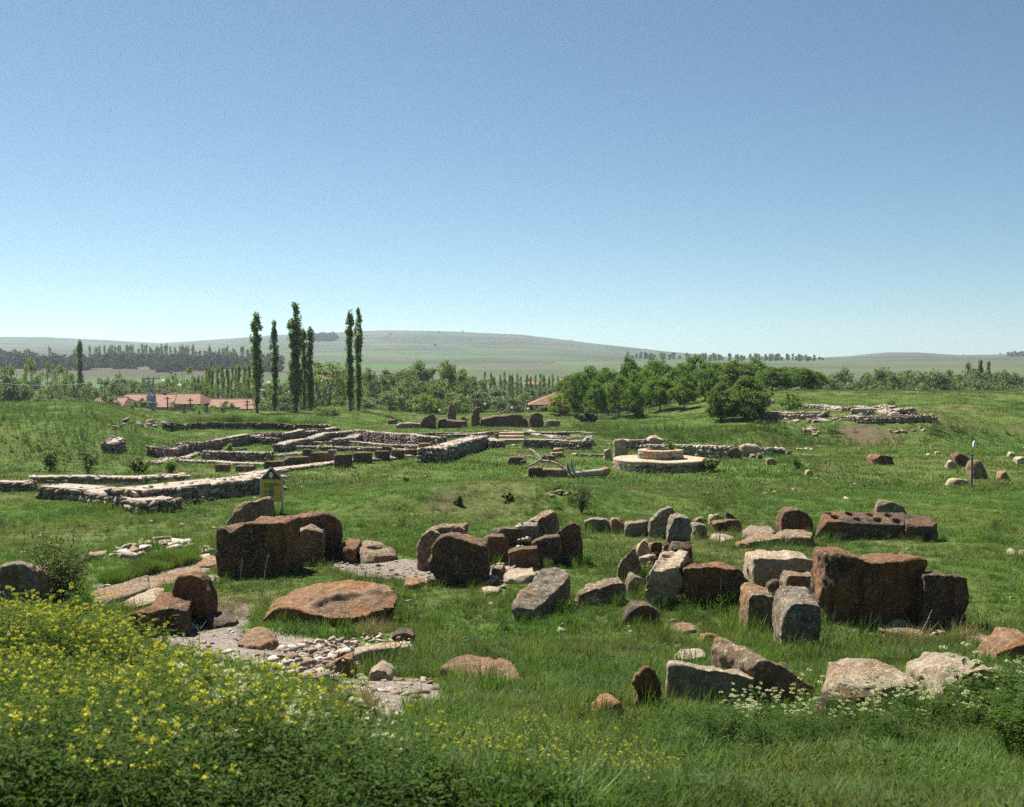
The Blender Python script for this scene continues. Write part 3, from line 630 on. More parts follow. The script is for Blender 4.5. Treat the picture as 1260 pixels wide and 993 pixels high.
M_CORE = plain('wall_core_gravel', (0.33, 0.275, 0.215), 0.95, 0.45, 6.0, 0.8)
def chunk(seed, pts=10):
    r = np.random.default_rng(seed); P = r.normal(size=(pts, 3)); P /= np.abs(P).max(1, keepdims=True) ** 0.75 * np.linalg.norm(P, axis=1, keepdims=True) ** 0.25
    bm = bmesh.new(); [bm.verts.new(p * 0.5) for p in P]
    g = bmesh.ops.convex_hull(bm, input=bm.verts)
    bmesh.ops.delete(bm, geom=[v for v in bm.verts if not v.link_faces], context='VERTS')
    bmesh.ops.triangulate(bm, faces=bm.faces); bm.verts.index_update()
    V = np.array([v.co[:] for v in bm.verts]); Fc = np.array([[v.index for v in f.verts] for f in bm.faces]); bm.free()
    lo, hi = V.min(0), V.max(0); V = (V - (lo + hi) / 2) / (hi - lo)
    return V, Fc
CH = [chunk(500 + k) for k in range(12)]
def rotm(ax, ay, az):
    return np.array(Euler((ax, ay, az)).to_matrix())
class Pile:
    """collects stones: positions, sizes, rotations"""
    def __init__(s): s.it = []
    def add(s, p, size, rot): s.it.append((np.array(p, float), np.array(size, float), rot, random.randrange(len(CH))))
    def joined(s, name, mat, parent=None, origin=(0, 0, 0)):
        Vs, Fs, n = [], [], 0
        for p, sz, rot, k in s.it:
            V, Fc = CH[k]; W = (V * sz) @ rotm(*rot).T + p - np.array(origin); Vs.append(W); Fs.append(Fc + n); n += len(V)
        V = np.vstack(Vs); occupy(V + np.array(origin))
        o = link(name, mesh_np(name, V, np.vstack(Fs)), mat, parent); tag(o, kind='stuff'); return o
    def singles(s, name, mat, parent, origin, limit=290):
        key = (mat.name,)
        it = sorted(s.it, key=lambda q: -(q[1].max()) / max(q[0][1], 1))
        for p, sz, rot, k in it[:limit]:
            me = CHM(k, mat); o = bpy.data.objects.new(name, me); COL.objects.link(o); o.parent = parent
            o.location = Vector(p) - Vector(origin); o.scale = sz; o.rotation_euler = rot
            occupy(np.array([p]), 0.6, 1)
        if len(it) > limit:
            q = Pile(); q.it = it[limit:]; q.joined('small_stones', mat, parent, origin)
_chm = {}
def CHM(k, mat):
    if (k, mat.name) not in _chm:
        V, Fc = CH[k]; me = mesh_np('stone', V, Fc); me.materials.append(mat); _chm[(k, mat.name)] = me
    return _chm[(k, mat.name)]
def tground(u, v, h):
    a, b = ray(u, v); z = ZC + b * _DD; g = ZC + h_rel(a * _DD, _DD) + h
    i = int(np.argmax(z <= g)); d = float(_DD[i]); return Vector((a * d, d, float(g[i]) - h))
GW = 'foundation walls of the excavated building'
M_BANK = plain('earth_bank', (0.07, 0.065, 0.035), 1.0, 0.5, 3.0, 0.8)
def wall(label, path, width=0.7, height=0.5, stone=0.30, single=False, mat=None, group=None, taper=0.0, name='ruined_wall', topjit=0.025, xy=None, gap=0.05):
    mat = mat or M_WALL
    width = width * (0.8 if group == GW and not single else 1)
    P = [tground(u, v, height) for u, v in path] if xy is None else [Vector((x, y, gz(x, y))) for x, y in xy]
    root = empty(name, P[0]); tag(root, label, 'wall', group); org = P[0]
    pile = Pile(); V, Fc = [], []
    for a, b in zip(P, P[1:]):
        L = (b.xy - a.xy).length; t = (b - a); t.z = 0; t.normalize(); n = Vector((-t.y, t.x, 0)); yaw = math.atan2(t.y, t.x)
        ns = max(1, int(L / 1.0)); prev = None
        for k in range(ns + 1):
            e_ = min(0.18 / max(L, 0.4), 0.3); c = a.lerp(b, e_ + (1 - 2 * e_) * k / ns if len(P) == 2 else (max(k / ns, e_) if a is P[0] else (min(k / ns, 1 - e_) if b is P[-1] else k / ns))); c.z = gz(c.x, c.y); hh = height * (1 - taper * k / ns) - 0.01 + random.uniform(-topjit, topjit) * 0.6
            base = len(V); w2 = width / 2 - 0.10
            for q in (c - n * w2 - Vector((0, 0, 0.3)), c + n * w2 - Vector((0, 0, 0.3)), c + n * w2 + Vector((0, 0, hh)), c - n * w2 + Vector((0, 0, hh))): V.append(q - org)
            if prev is not None:
                for i in range(4): Fc.append((prev + i, prev + (i + 1) % 4, base + (i + 1) % 4, base + i))
            else: Fc.append((base + 3, base + 2, base + 1, base))
            prev = base
        Fc.append((prev, prev + 1, prev + 2, prev + 3))
        nc = max(1, int(round(height / (stone * 0.72)))); ch = height / nc
        for side in (-1, 1):
            for c in range(nc):
                s = random.uniform(0, stone)
                while s < L:
                    l = stone * random.choice((0.6, 0.8, 1.0, 1.3, 1.9)) * random.uniform(0.85, 1.15); fr = (s + l / 2) / max(L, 0.1)
                    if random.random() > gap + 0.10 * (c == nc - 1) and not (taper and c * ch > height * (1 - taper * fr)):
                        q = a + t * min(s + l / 2, L); q = q + n * side * (width / 2 - stone * 0.30 + random.uniform(-0.02, 0.03))
                        q.z = gz(q.x, q.y) + (c + 0.5) * ch + random.uniform(-0.02, 0.01)
                        pile.add(q, (l * 1.02, stone * random.uniform(0.8, 1.1), ch * (random.uniform(0.85, 1.0) if c == nc - 1 else random.uniform(0.95, 1.2))), (random.uniform(-.06, .06), random.uniform(-.06, .06), yaw + random.uniform(-.1, .1)))
                    s += l
        for (pe, ok, sg) in ((a, a is P[0], -1), (b, b is P[-1], 1)):
            if not ok: continue
            hE = height * (1 - taper) if sg > 0 else height
            for c in range(max(1, int(round(hE / ch)))):
                s = -width / 2
                while s < width / 2:
                    l = stone * random.uniform(0.7, 1.4); q = pe + n * min(s + l / 2, width / 2) + t * sg * random.uniform(-0.12, 0.02); q.z = gz(q.x, q.y) + (c + 0.5) * ch
                    pile.add(q, (stone, l, ch * 1.15), (random.uniform(-.15, .15), random.uniform(-.15, .15), yaw + random.uniform(-.25, .25))); s += l
        for k in range(int(L * width / (stone * stone) * 0.4)):
            fr = random.random(); q = a.lerp(b, fr) + n * random.uniform(-width / 2 + 0.1, width / 2 - 0.1)
            q.z = gz(q.x, q.y) + height * (1 - taper * fr) - 0.03 + random.uniform(-topjit, topjit)
            pile.add(q, (stone * random.uniform(0.4, 1.1), stone * random.uniform(0.4, 0.9), stone * random.uniform(0.2, 0.4)), (random.uniform(-.25, .25), random.uniform(-.25, .25), random.uniform(0, 6)))
    me = mesh('wall_core', V, Fc); link('wall_core', me, M_BANK if gap > 0.3 else M_CORE, root)
    if single: pile.singles('stone', mat, root, org)
    else: pile.joined('masonry', mat, root, org)
    return root

# near walls whose stones can be told apart
wall('wide rubble wall with a gravelly top and dark stone face, ending near the yellow sign', [(150,602),(232,594),(328,584)], 1.5, 0.60, 0.25, True, group=GW)
wall('rubble wall running out into the grass with a broken free end', [(62,596),(120,600),(196,615)], 1.25, 0.40, 0.25, True, group=GW)
wall('low scattered rubble wall at the foot of the left grassy mound', [(40,585),(110,585),(175,586),(228,583)], 0.8, 0.30, 0.25, True, M_RUBBLE, group=GW)
wall('short stub of rubble wall reaching the left picture edge behind the shrub', [(-25,592),(40,592)], 0.8, 0.36, 0.25, True, group=GW)
# the grid of foundations behind
wall('long rubble wall along the back of the foundations, tapering towards the left mound', [(415,525.5),(372,528),(303,534),(187,546)], 0.75, 0.63, 0.16, group=GW, taper=0.25)
wall('thin kerb line of stones in front of the tapering back wall', [(190,547),(240,550),(300,551)], 0.45, 0.13, 0.16, group=GW)
wall('short cross wall inside the first room of the foundations', [(302,537),(340,539)], 0.6, 0.45, 0.16, group=GW)
wall('dark-faced low wall with a green weed growing in front', [(252,554),(332,556)], 0.7, 0.50, 0.16, group=GW)
wall('flat pale footing between the dark-faced wall and the sign', [(222,565),(285,569),(330,570)], 0.9, 0.14, 0.16, group=GW)
wall('pale broken footing near the small bush', [(185,568),(240,556)], 0.8, 0.14, 0.16, group=GW)
wall('low pale footing running behind the row of pillar bases', [(268,562),(330,560),(372,556)], 0.6, 0.14, 0.16, group=GW)
wall('rubble wall dividing the inner rooms of the foundations', [(344,547),(382,539),(402,532),(438,529)], 0.8, 0.45, 0.16, group=GW)
wall('long straight inner wall behind the row of pillar bases', [(342,548),(400,549),(446,550),(505,553)], 0.6, 0.23, 0.16, group=GW)
wall('low inner wall closing the largest room', [(378,543),(440,543),(520,548)], 0.7, 0.27, 0.16, group=GW)
wall('stepped spur wall in the middle of the foundations', [(417,540),(436,535),(462,531)], 0.9, 0.45, 0.16, group=GW)
wall('dark-faced back wall of the largest room', [(438,528),(466,531),(520,536),(545,538)], 0.7, 0.72, 0.16, group=GW)
wall('low wall behind the largest room with a pale cap', [(470,531),(545,532),(592,532)], 0.6, 0.27, 0.16, group=GW)
wall('broad pale-capped rubble wall on the side of the foundations facing the lawn', [(528,551),(562,543),(592,536)], 1.25, 0.70, 0.24, group=GW)
wall('rubble sill under the row of pillar bases', [(300,584),(350,575),(400,569),(460,563),(526,556)], 1.1, 0.14, 0.16, group=GW)
# around the steps
wall('pale kerb wall stretching behind the steps', [(545,535),(600,531),(652,531),(700,531)], 0.5, 0.27, 0.16, group='low walls around the steps')
wall('short rubble wall with a pale slab leading to the steps', [(594,537),(612,542)], 0.9, 0.45, 0.16, group='low walls around the steps')
wall('rubble wall on the mound side of the steps with a dark face', [(646,540),(690,541),(720,542)], 0.8, 0.54, 0.16, group='low walls around the steps')
wall('pale paved kerb slanting from the steps towards the gate', [(648,528),(686,539)], 0.7, 0.18, 0.16, group='low walls around the steps')
wall('low pale kerb behind the slanting paved kerb', [(662,531),(716,531),(732,533)], 0.45, 0.14, 0.16, group='low walls around the steps')
wall('second low kerb in front of the far kerb near the mound foot', [(684,536),(728,536)], 0.45, 0.14, 0.16, group='low walls around the steps')
wall('thin pale line of kerb stones across the grass near the leaning pale slab', [(706,558),(742,559)], 0.35, 0.14, 0.25, group='low walls around the steps')
# by the round platform and on the right mound
wall('pale squared wall stub behind the round platform', [(770,541),(796,541)], 0.5, 0.62, 0.25, mat=M_RUBBLE)
wall('long rubble retaining wall behind the round platform', [(790,547),(840,547),(897,549)], 0.6, 0.60, 0.25, mat=M_RUBBLE)
wall('pale stepped footing at the foot of the right mound', [(938,551),(962,551)], 0.6, 0.34, 0.25, mat=M_RUBBLE)
wall('thin white kerb at the foot of the right mound', [(982,552),(1000,552)], 0.4, 0.10, 0.28, mat=M_RUBBLE)
GR = 'foundation walls on top of the right mound'
wall('broad tumbled wall end on the right mound beside the two round trees', [(941,507),(975,508),(1014,507)], 1.3, 0.36, 0.25, mat=M_RUBBLE, group=GR)
wall('further pale wall on the right mound behind the tumbled wall end', [(988,498),(1020,499),(1042,501)], 0.9, 0.30, 0.25, mat=M_RUBBLE, group=GR)
wall('straight pale wall with a dark face on the right mound', [(1048,503),(1085,503),(1116,502)], 1.0, 0.40, 0.24, mat=M_RUBBLE, group=GR)
wall('thin back wall on the right mound below a small bush', [(1056,499),(1100,500)], 0.7, 0.30, 0.25, mat=M_RUBBLE, group=GR)
wall('long low dark wall along the brow of the right mound', [(1008,514),(1060,513),(1110,513),(1151,512)], 0.6, 0.32, 0.24, mat=M_WALL, group=GR, taper=0.0)
wall('overgrown dry-stone retaining wall along the terrace behind the foundations', [(205,521),(230,521),(260,519),(310,520),(350,521),(400,522)], 0.6, 0.50, 0.28, mat=M_WALL, gap=0.6)
wall('small stack of grey stones on the flank of the left grassy mound', [(137,545),(146,538)], 0.7, 0.50, 0.25, mat=M_WALL)

# ---- loose rubble in the foreground ---------------------------------------
def heap(name, label, poly_px, n, smin, smax, hmax, mat, cat='rubble', spread=1.0):
    P = [tuple(ground(u, v)[:2]) for u, v in poly_px]; c = np.mean(P, 0); g0 = Vector((c[0], c[1], gz(*c)))
    root = empty(name, g0); tag(root, label, cat); pl = Pile(); k = 0
    lo, hi = np.min(P, 0), np.max(P, 0)
    while k < n:
        x, y = np.random.uniform(lo, hi)
        if not in_poly(np.array([x]), np.array([y]), P)[0]: continue
        s = smin + (smax - smin) * random.random() ** 2.2
        rr = min(1.0, 2.2 * (1 - max(abs(x - c[0]) / max((hi - lo)[0], .01) * 2, abs(y - c[1]) / max((hi - lo)[1], .01) * 2)) + 0.15)
        z = gz(x, y) + hmax * max(rr, 0) * random.random() + s * 0.12
        pl.add((x, y, z), (s * random.uniform(1, 1.7), s * random.uniform(0.8, 1.2), s * random.uniform(0.4, 0.8)), (random.uniform(-.4, .4), random.uniform(-.4, .4), random.uniform(0, 6))); k += 1
    pl.singles('stone', mat, root, g0); return root
np.random.seed(3)
heap('rubble_heap', 'collapsed heap of pale angular rubble at the end of the gravel', [(332,822),(352,800),(400,793),(440,800),(432,822),(405,845),(372,852),(345,845)], 285, 0.035, 0.13, 0.18, M_RUBBLE)
heap('rubble_heap', 'trail of rubble beside the white-faced slabs at the edge of the gravel', [(410,800),(440,786),(490,780),(512,788),(500,808),(455,822),(425,828)], 190, 0.03, 0.11, 0.08, M_RUBBLE)
heap('rubble_heap', 'sprinkle of small stones on the lower bare gravel patch', [(405,860),(440,838),(500,832),(552,842),(530,862),(470,882)], 110, 0.02, 0.10, 0.0, M_RUBBLE)
heap('rubble_heap', 'scatter of stones over the grey gravel floor beside the chair-shaped block', [(190,790),(230,775),(330,785),(380,800),(350,830),(270,815)], 170, 0.02, 0.08, 0.0, M_RUBBLE)
heap('rubble_heap', 'heap of pale chips enclosed by the upright reddish boulder and the plinth', [(782,690),(795,676),(815,674),(812,694),(795,706)], 70, 0.06, 0.2, 0.25, M_RUBBLE)
heap('rubble_heap', 'handful of white chips inside the stone ring', [(630,678),(645,668),(660,664),(658,676),(640,682)], 45, 0.06, 0.18, 0.55, M_RUBBLE)
heap('rubble_heap', 'broken line of whitish stones in the grass leading to the tall streaked block', [(100,690),(150,676),(200,666),(262,676),(262,692),(215,684),(150,690),(105,696)], 95, 0.08, 0.34, 0.05, M_RUBBLE)
heap('rubble_heap', 'thin rubble strewn over the pale gravel by the socketed stone', [(400,695),(440,686),(520,690),(550,705),(520,720),(450,712)], 150, 0.025, 0.11, 0.0, M_RUBBLE)
heap('rubble_heap', 'rubble spilling in front of the low dark block at the stone ring', [(590,708),(620,694),(668,700),(650,716),(600,722)], 60, 0.04, 0.2, 0.05, M_RUBBLE)
heap('rubble_heap', 'debris of twigs and stones at the foot of the narrower orthostat', [(1050,780),(1090,768),(1190,774),(1215,786),(1150,790),(1080,788)], 50, 0.03, 0.14, 0.0, M_RUBBLE)
heap('rubble_heap', 'few white stones tumbled down the right mound below the long low wall', [(985,528),(1000,526),(1012,534),(1000,537)], 16, 0.18, 0.4, 0.05, M_PALE)
heap('rubble_heap', 'line of pale stones scattered on the slope above the tumbled white stones', [(925,519),(985,514),(1012,516),(1010,520),(950,521)], 26, 0.15, 0.38, 0.0, M_PALE)
heap('rubble_heap', 'few pale stones on the brown scarp of the right mound', [(1090,531),(1120,525),(1142,529),(1130,534),(1100,535)], 16, 0.12, 0.3, 0.0, M_PALE)
heap('rubble_heap', 'grey stones poking out of the grassy bank at the start of the retaining wall', [(122,524),(150,520),(205,519),(205,526),(150,530)], 40, 0.2, 0.5, 0.15, M_WALL)
heap('rubble_heap', 'white pebbles strewn in the grass in front of the fallen tree', [(668,609),(700,604),(712,610),(690,615)], 22, 0.08, 0.22, 0.0, M_PALE)
heap('rubble_heap', 'pale debris on the grass in front of the steps', [(600,553),(640,546),(652,549),(640,558)], 24, 0.1, 0.3, 0.0, M_PALE)
rock('long white-faced slab at the edge of the upper gravel', M_PALE, [(437,817),(437,806),(456,800),(478,797),(492,796),(490,808),(470,814)], t=0.35, sk=0.25, amp=0.6, name='stone_slab', cat='slab')
rock('shorter white-faced slab continuing the gravel edge', M_PALE, [(490,810),(491,797),(502,795),(507,803),(504,809)], t=0.3, amp=0.6, name='stone_slab', cat='slab')
rock('brown stone on the grass at the end of the white-faced slabs', M_DARK, [(476,790),(480,781),(496,778),(510,783),(512,791)], t=0.35, amp=0.8, name='field_stone', cat='stone')
rock('pale flat boulder on the lower bare gravel patch', M_PALE, [(449,838),(452,828),(464,822),(478,826),(492,836)], t=0.45, amp=0.7, name='field_stone', cat='stone')
rock('big brown corner stone in the collapsed heap of rubble', M_TAN, [(398,832),(402,815),(420,808),(434,812),(432,832)], t=0.4, amp=0.8, name='field_stone', cat='stone')

# paving of large flat stones beside the shrub
pav = empty('stone_paving', ground(200, 712)); tag(pav, 'strip of flat orange and cream paving slabs leading to the tall streaked block', 'paving')
for poly, m in (([(112,728),(150,715),(182,708),(186,722),(150,735),(120,742)], M_TAN), ([(184,708),(222,700),(246,696),(250,708),(214,716),(188,722)], M_RED),
                ([(222,716),(252,708),(266,706),(262,716),(236,722)], M_GREY), ([(240,692),(256,684),(268,682),(268,694),(248,698)], M_TAN), ([(150,736),(186,724),(204,722),(196,738),(160,748)], M_PALE)):
    rock(None, m, parts=[dict(top=poly, z=0.05, th=0.25)], base=(np.mean([p[0] for p in poly]), np.mean([p[1] for p in poly]) + 2), amp=0.35, name='slab', parent=pav)

# ---- row of pillar bases along the foundations -------------------------------
def blk(u0, u1, v0, v1, label, mat=None, t=0.6, base=None, group=None, name='pillar_base', cat='stone block', lean=0, vtop=1.5):
    v1 = v1 + 1.5
    p = [(u0, v1), (u0 + lean, v0 + vtop), (u1 + lean, v0 + vtop), (u1, v1)]
    return rock(label, mat or M_DARK, p, t=t, base=base or ((u0 + u1) / 2, v1), group=group, name=name, cat=cat, amp=0.55, smooth=1)
PG = 'row of pillar bases'; _ord = ('first', 'second', 'third', 'fourth', 'fifth', 'sixth')
for k, q in enumerate(((498,514,551,561),(481,497,552,563.5),(460,479,553,566),(434,457,555,569),(410,433,557,574),(382,404,555,570))):
    blk(*q, 'squared brown pillar base, ' + _ord[k] + ' in the row from the rust corner block', group=PG)
blk(289,311,572,579, 'squared low pillar base beside the reddish overhanging one, away from the corner block', group=PG)
blk(264,280,570,579, 'squared low pillar base at the end of the row by the dark-faced wall', group=PG)
blk(324,347,566,577,'reddish overhanging pillar base behind the point of the yellow sign', M_RUST, group=PG)
blk(349,380,561,573,'wide flat-topped pillar base in the row along the foundations', M_DARK, group=PG)
blk(372,384,551,565,'tall narrow pillar base standing behind the wide flat-topped one', M_DARK, group=PG)
blk(403,411,552,568,'slim upright pillar base between two broad ones', M_GREY, group=PG)
blk(470,481,547.5,558,'small reddish pillar base standing behind the row', M_RUST, group=PG)
blk(514,530,544,559,'rust corner block at the end of the broad pale-capped wall', M_RUST, t=1.0, name='corner_block')
G2 = 'file of blocks across the lawn'
for k, q in enumerate(((687,697,546.5,552),(681,693,550,556),(677,694,555,562))): blk(*q, 'low brown block, ' + _ord[k] + ' in the file from the white upright slab', M_TAN, 0.7, group=G2)
blk(625,648,561,571,'long low dark block lying alone on the lawn', M_DARK, 0.7)
blk(665,683,559,568,'dark block perched on a stub, behind the fallen tree', M_DARK, 0.8)
blk(650,668,574,586,'dark squared block with a pale top in front of the fallen tree', M_DARK, 0.9)
blk(667,699,576,586,'long tan block under the fallen tree trunk', M_TAN, 0.7)
blk(696,706,537,552,'white upright slab at the end of the file of blocks', M_PALE, 0.25, name='upright_slab')
rock('leaning pale slab propped beside the round platform', M_PALE, [(755,562),(756,541),(770,541),(773,558),(766,563)], t=0.3, bz=0.05, sk=-0.2, name='upright_slab', cat='slab')
rock('crumbling pale stone at the foot of the leaning pale slab', M_PALE, [(743,566),(744,553),(752,552),(754,566)], t=0.4)
rock('ragged white block on the wall behind the round platform', M_PALE, [(796,549),(797,538),(806,536),(817,539),(820,549)], t=0.7, base=(808,553))
rock('whitish tilted slab on the path beside the dark-faced mound wall', M_PALE, [(716,543),(722,537),(732,541),(738,547),(728,549)], t=0.5, name='upright_slab', cat='slab')
rock('dark flat stone fallen off the end of the wall beside the steps', M_DARK, [(706,548),(712,544),(720,546),(724,552)], t=0.6)
# steps
st = empty('stone_steps', ground(630, 547)); tag(st, 'short flight of three pale stone steps between two low walls', 'steps')
for k in range(3):
    a = tground(613, 546 - k * 0.2, 0); dd = a.y + k * 0.55
    x0, x1 = ray(614, 540)[0] * a.y, ray(645, 540)[0] * a.y
    link('step', box_mesh('step', x0 - st.location.x, x1 - st.location.x, dd - st.location.y, dd + 0.75 - st.location.y, -0.2 + 0.0, 0.16 + 0.16 * k, 0.02), M_PALE, st)
blk(608.5,613.5,531,545,'grey square post beside the stone steps', M_GREY, 0.35, name='gate_post', cat='post')
blk(614,619,530,541,'second grey square post behind the stone steps', M_GREY, 0.35, base=(616,543), name='gate_post', cat='post')
# ---- monumental gate ------------------------------------------------------------
def gt(poly, label, mat=M_DARK, t=0.9, base=None, name='gate_stone', cat='stone block', amp=1.2, **k):
    return rock(label, mat, poly, t=t, base=base, name=name, cat=cat, amp=amp, **k)
gt([(476,522),(477,516),(487,516),(489,522)], 'small red block lying apart from the gate, on the terrace grass', M_RUST)
gt([(485,526),(487,520),(520,520),(521,527)], 'long low grey wall block beside the tilted gate stone', M_GREY)
gt([(515,526),(516,519),(524,512),(533,508),(536,516),(537,527)], 'tilted triangular stone slab of the ruined gate', M_DARK, 0.8)
gt([(538,527),(539,515),(548,515),(549,517),(574,518),(575,527)], 'low dark wall with pale rim on the near side of the sphinx pillar', M_DARK, 1.2)
gt([(549,521),(551,509),(551,501),(554,497.5),(558,498),(561,505),(561,521)], 'reddish carved sphinx pillar standing above the low dark gate wall', M_RUST, 0.8, base=(555,524), name='sphinx_pillar', cat='pillar')
gt([(580,525),(581,512),(583,505),(587,501),(589,507),(590,525)], 'pointed reddish gate pillar beside the pale passage', M_RUST, 0.8, name='sphinx_pillar', cat='pillar')
gt([(565,524),(566,514),(571,512),(575,516),(576,525)], 'small ochre stone at the corner of the passage', M_RED, 0.6)
gt([(591,526),(592,514),(600,512),(612,511),(628,511),(629,509.5),(640,510),(642,514),(650,515),(651,526)], 'long dark cyclopean gate wall of fitted blocks', M_DARK, 1.2, name='gate_wall', cat='wall')
gt([(652,526),(653,509),(661,507),(668,510),(670,526)], 'separate dark gate block with a humped top', M_DARK, 1.0)
gt([(669,525),(670,517),(689,517),(689,525)], 'low grey wall block beyond the humped gate block', M_GREY, 0.8)
gt([(672,528),(672,518),(675.5,518),(676,528)], 'small white boundary stone in front of the humped gate block', M_PALE, 0.25, name='boundary_stone', cat='stone', amp=0.3)
gt([(650.5,526),(650.8,512),(653,512),(653,526)], 'thin white post leaning on the humped gate block', M_PALE, 0.2, name='boundary_stone', cat='stone', amp=0.2)
# ---- loose stones on the right lawn ------------------------------------------------
gt([(1166,577),(1166,569),(1172,566),(1178,570),(1178,577)], 'white stone beside the dark rust boulder on the right lawn', M_PALE, 0.5, name='boulder', cat='boulder', amp=0.8)
gt([(1174,573),(1176,562),(1181,557),(1189,558),(1195,566),(1195,574)], 'dark rust boulder near the thin metal post', M_RUST, 0.7, name='boulder', cat='boulder', amp=0.9)
gt([(1166,597),(1170,591),(1184,589),(1196,592),(1195,598)], 'flat whitish stone at the foot of the thin metal post', M_PALE, 0.5, name='field_stone', cat='stone', amp=0.7)
gt([(1198,588),(1196,574),(1200,567),(1208,568),(1213,576),(1222,586),(1214,589)], 'leaning pink and grey boulder on the far side of the thin metal post', M_TAN, 0.7, name='boulder', cat='boulder', amp=0.8)
gt([(1229,591),(1232,583),(1240,578),(1248,588),(1249,591)], 'small orange pointed stone on the right lawn', M_RED, 0.5, name='field_stone', cat='stone', amp=0.7)
gt([(1240,562),(1243,556),(1250,556),(1252,563)], 'white stone near the right lawn edge above the orange pointed stone', M_PALE, 0.4, name='field_stone', cat='stone', amp=0.7)
gt([(1250,571),(1252,563),(1262,562),(1268,571)], 'grey-white boulder next to the white stone on the right lawn', M_PALE, 0.5, name='field_stone', cat='stone', amp=0.7)
gt([(1070,571),(1074,562),(1086,559),(1099,560),(1101,570),(1090,572)], 'brown broken rock pile on the rise of the right lawn', M_RUST, 0.8, name='boulder', cat='boulder', amp=1.4)
gt([(1151,559),(1152,556),(1158,556),(1159,559)], 'little white stone on the lawn short of the dark rust boulder', M_PALE, 0.4, name='field_stone', cat='stone', amp=0.6)
gt([(1100,635),(1102,631),(1112,630),(1120,634)], 'flat pale stone in the lawn behind the drilled beam stone', M_PALE, 0.4, name='field_stone', cat='stone', amp=0.6, base=(1160,634)) if False else None
gt([(898,565),(898,554),(906,550),(913,554),(914,564)], 'dark boulder at the end of the long retaining wall behind the platform', M_DARK, 0.7, name='boulder', cat='boulder')
gt([(912,560),(913,549),(924,546),(936,550),(940,558),(938,562)], 'big whitish boulder beside the pale stepped footing', M_PALE, 0.9, name='boulder', cat='boulder')
gt([(931,565),(932,558),(938,557),(939,565)], 'small rust stone in front of the big whitish boulder', M_RUST, 0.4, name='field_stone', cat='stone', amp=0.8)
gt([(922,564),(924,559),(930,559),(931,564)], 'grey cobble touching the small rust stone', M_GREY, 0.4, name='field_stone', cat='stone', amp=0.8)
gt([(942,572),(944,565),(951,564),(957,568),(957,572)], 'orange and white stone alone on the grass past the platform', M_RED, 0.5, name='field_stone', cat='stone', amp=0.8)
gt([(990,585),(993,579),(1000,578),(1003,584)], 'pale cobble on the open lawn past the orange and white stone', M_PALE, 0.4, name='field_stone', cat='stone', amp=0.7)
gt([(968,560),(968,554),(974,554),(974,560)], 'grey upright stone near the thin white kerb', M_GREY, 0.4, name='field_stone', cat='stone', amp=0.7)
gt([(975,545),(975,541),(983,541),(983,545)], 'brown stone at the foot of the tumbled white stones', M_TAN, 0.4, name='field_stone', cat='stone', amp=0.7) if False else None
gt([(992,520),(994,516),(1000,515),(1006,518),(1006,521)], 'dark stone on the brow of the right mound', M_DARK, 0.7, name='field_stone', cat='stone', amp=0.9)
gt([(1000,521),(1001,517),(1006,516),(1008,521)], 'rounded tan stone at the start of the long low dark wall', M_TAN, 0.5, name='field_stone', cat='stone', amp=0.8)
gt([(944,496),(946,492),(954,492),(956,497)], 'white stone block behind the right round tree', M_PALE, 0.7, name='field_stone', cat='stone', amp=0.8, base=(950,497))

gt([(1243,683),(1245,678),(1252,676),(1256,682)], 'small white stone in the lawn beyond the biggest dark orthostat', M_PALE, 0.3, name='field_stone', cat='stone', amp=0.6)
gt([(1257,683),(1259,677),(1270,677),(1272,683)], 'white cobble next to the small white stone beyond the biggest dark orthostat', M_PALE, 0.3, name='field_stone', cat='stone', amp=0.6)
M_STRAW = plain('dry_straw', (0.34, 0.28, 0.19), 0.9, 0.3, 9)
for (pts, lab) in (([(322,735),(325,712),(328,692),(330,684)], 'dry upright stalk in front of the tall streaked block'), ([(297,722),(296,705),(299,690)], 'short dry stalk at the foot of the tall streaked block'), ([(240,820),(245,790),(247,768)], 'tall dead stalk beside the chair-shaped block'),
                   ([(360,758),(362,738),(359,722)], 'dry stalk sticking up before the broad tilted orange slab'), ([(1130,784),(1141,764),(1147,750)], 'dry stalk leaning before the biggest dark orthostat'), ([(700,690),(706,668),(700,652),(709,640)], 'bare twig leaning on the tall leaning stone of the ring'),
                   ([(898,722),(904,705),(893,690)], 'pale dry stalk lying against the long dark block'), ([(522,806),(536,790),(540,782)], 'bent straw stalk near the end of the white-faced slabs')):
    b0 = ground(*pts[0]); r0 = empty('dry_stalk', b0); tag(r0, lab, 'stalk'); Q = [at(u, v, b0.y) - b0 for u, v in pts]; rr = 0.0045 * b0.y / 12
    V_, F_ = tube(Q, [rr * (1.3 - 0.8 * k / (len(Q) - 1)) for k in range(len(Q))], 5); link('stem', mesh('stem', V_, F_), M_STRAW, r0)
    V_, F_ = [], []
    for k in range(4):
        p0 = Q[-1].lerp(Q[-2], random.random()); tube([p0, p0 + Vector((random.uniform(-.07, .07), random.uniform(-.05, .05), random.uniform(.03, .09)))], [rr * 0.6, rr * 0.3], 4, V_, F_)
    link('side_twigs', mesh('side_twigs', V_, F_), M_STRAW, r0)
# scattered pebbles in the lawn, too many to count
peb = Pile()
for k in range(420):
    d = 13 + 62 * random.random() ** 1.4; x = random.uniform(-0.47, 0.47) * d; y = d
    s = 0.05 + 0.14 * random.random() ** 3
    peb.add((x, y, gz(x, y) + 0.01), (s * 1.5, s, s * 0.7), (random.uniform(-.3, .3), 0, random.uniform(0, 6)))
o = peb.joined('loose_pebbles', M_RUBBLE); tag(o, 'small pale pebbles scattered through the grass', 'pebbles')

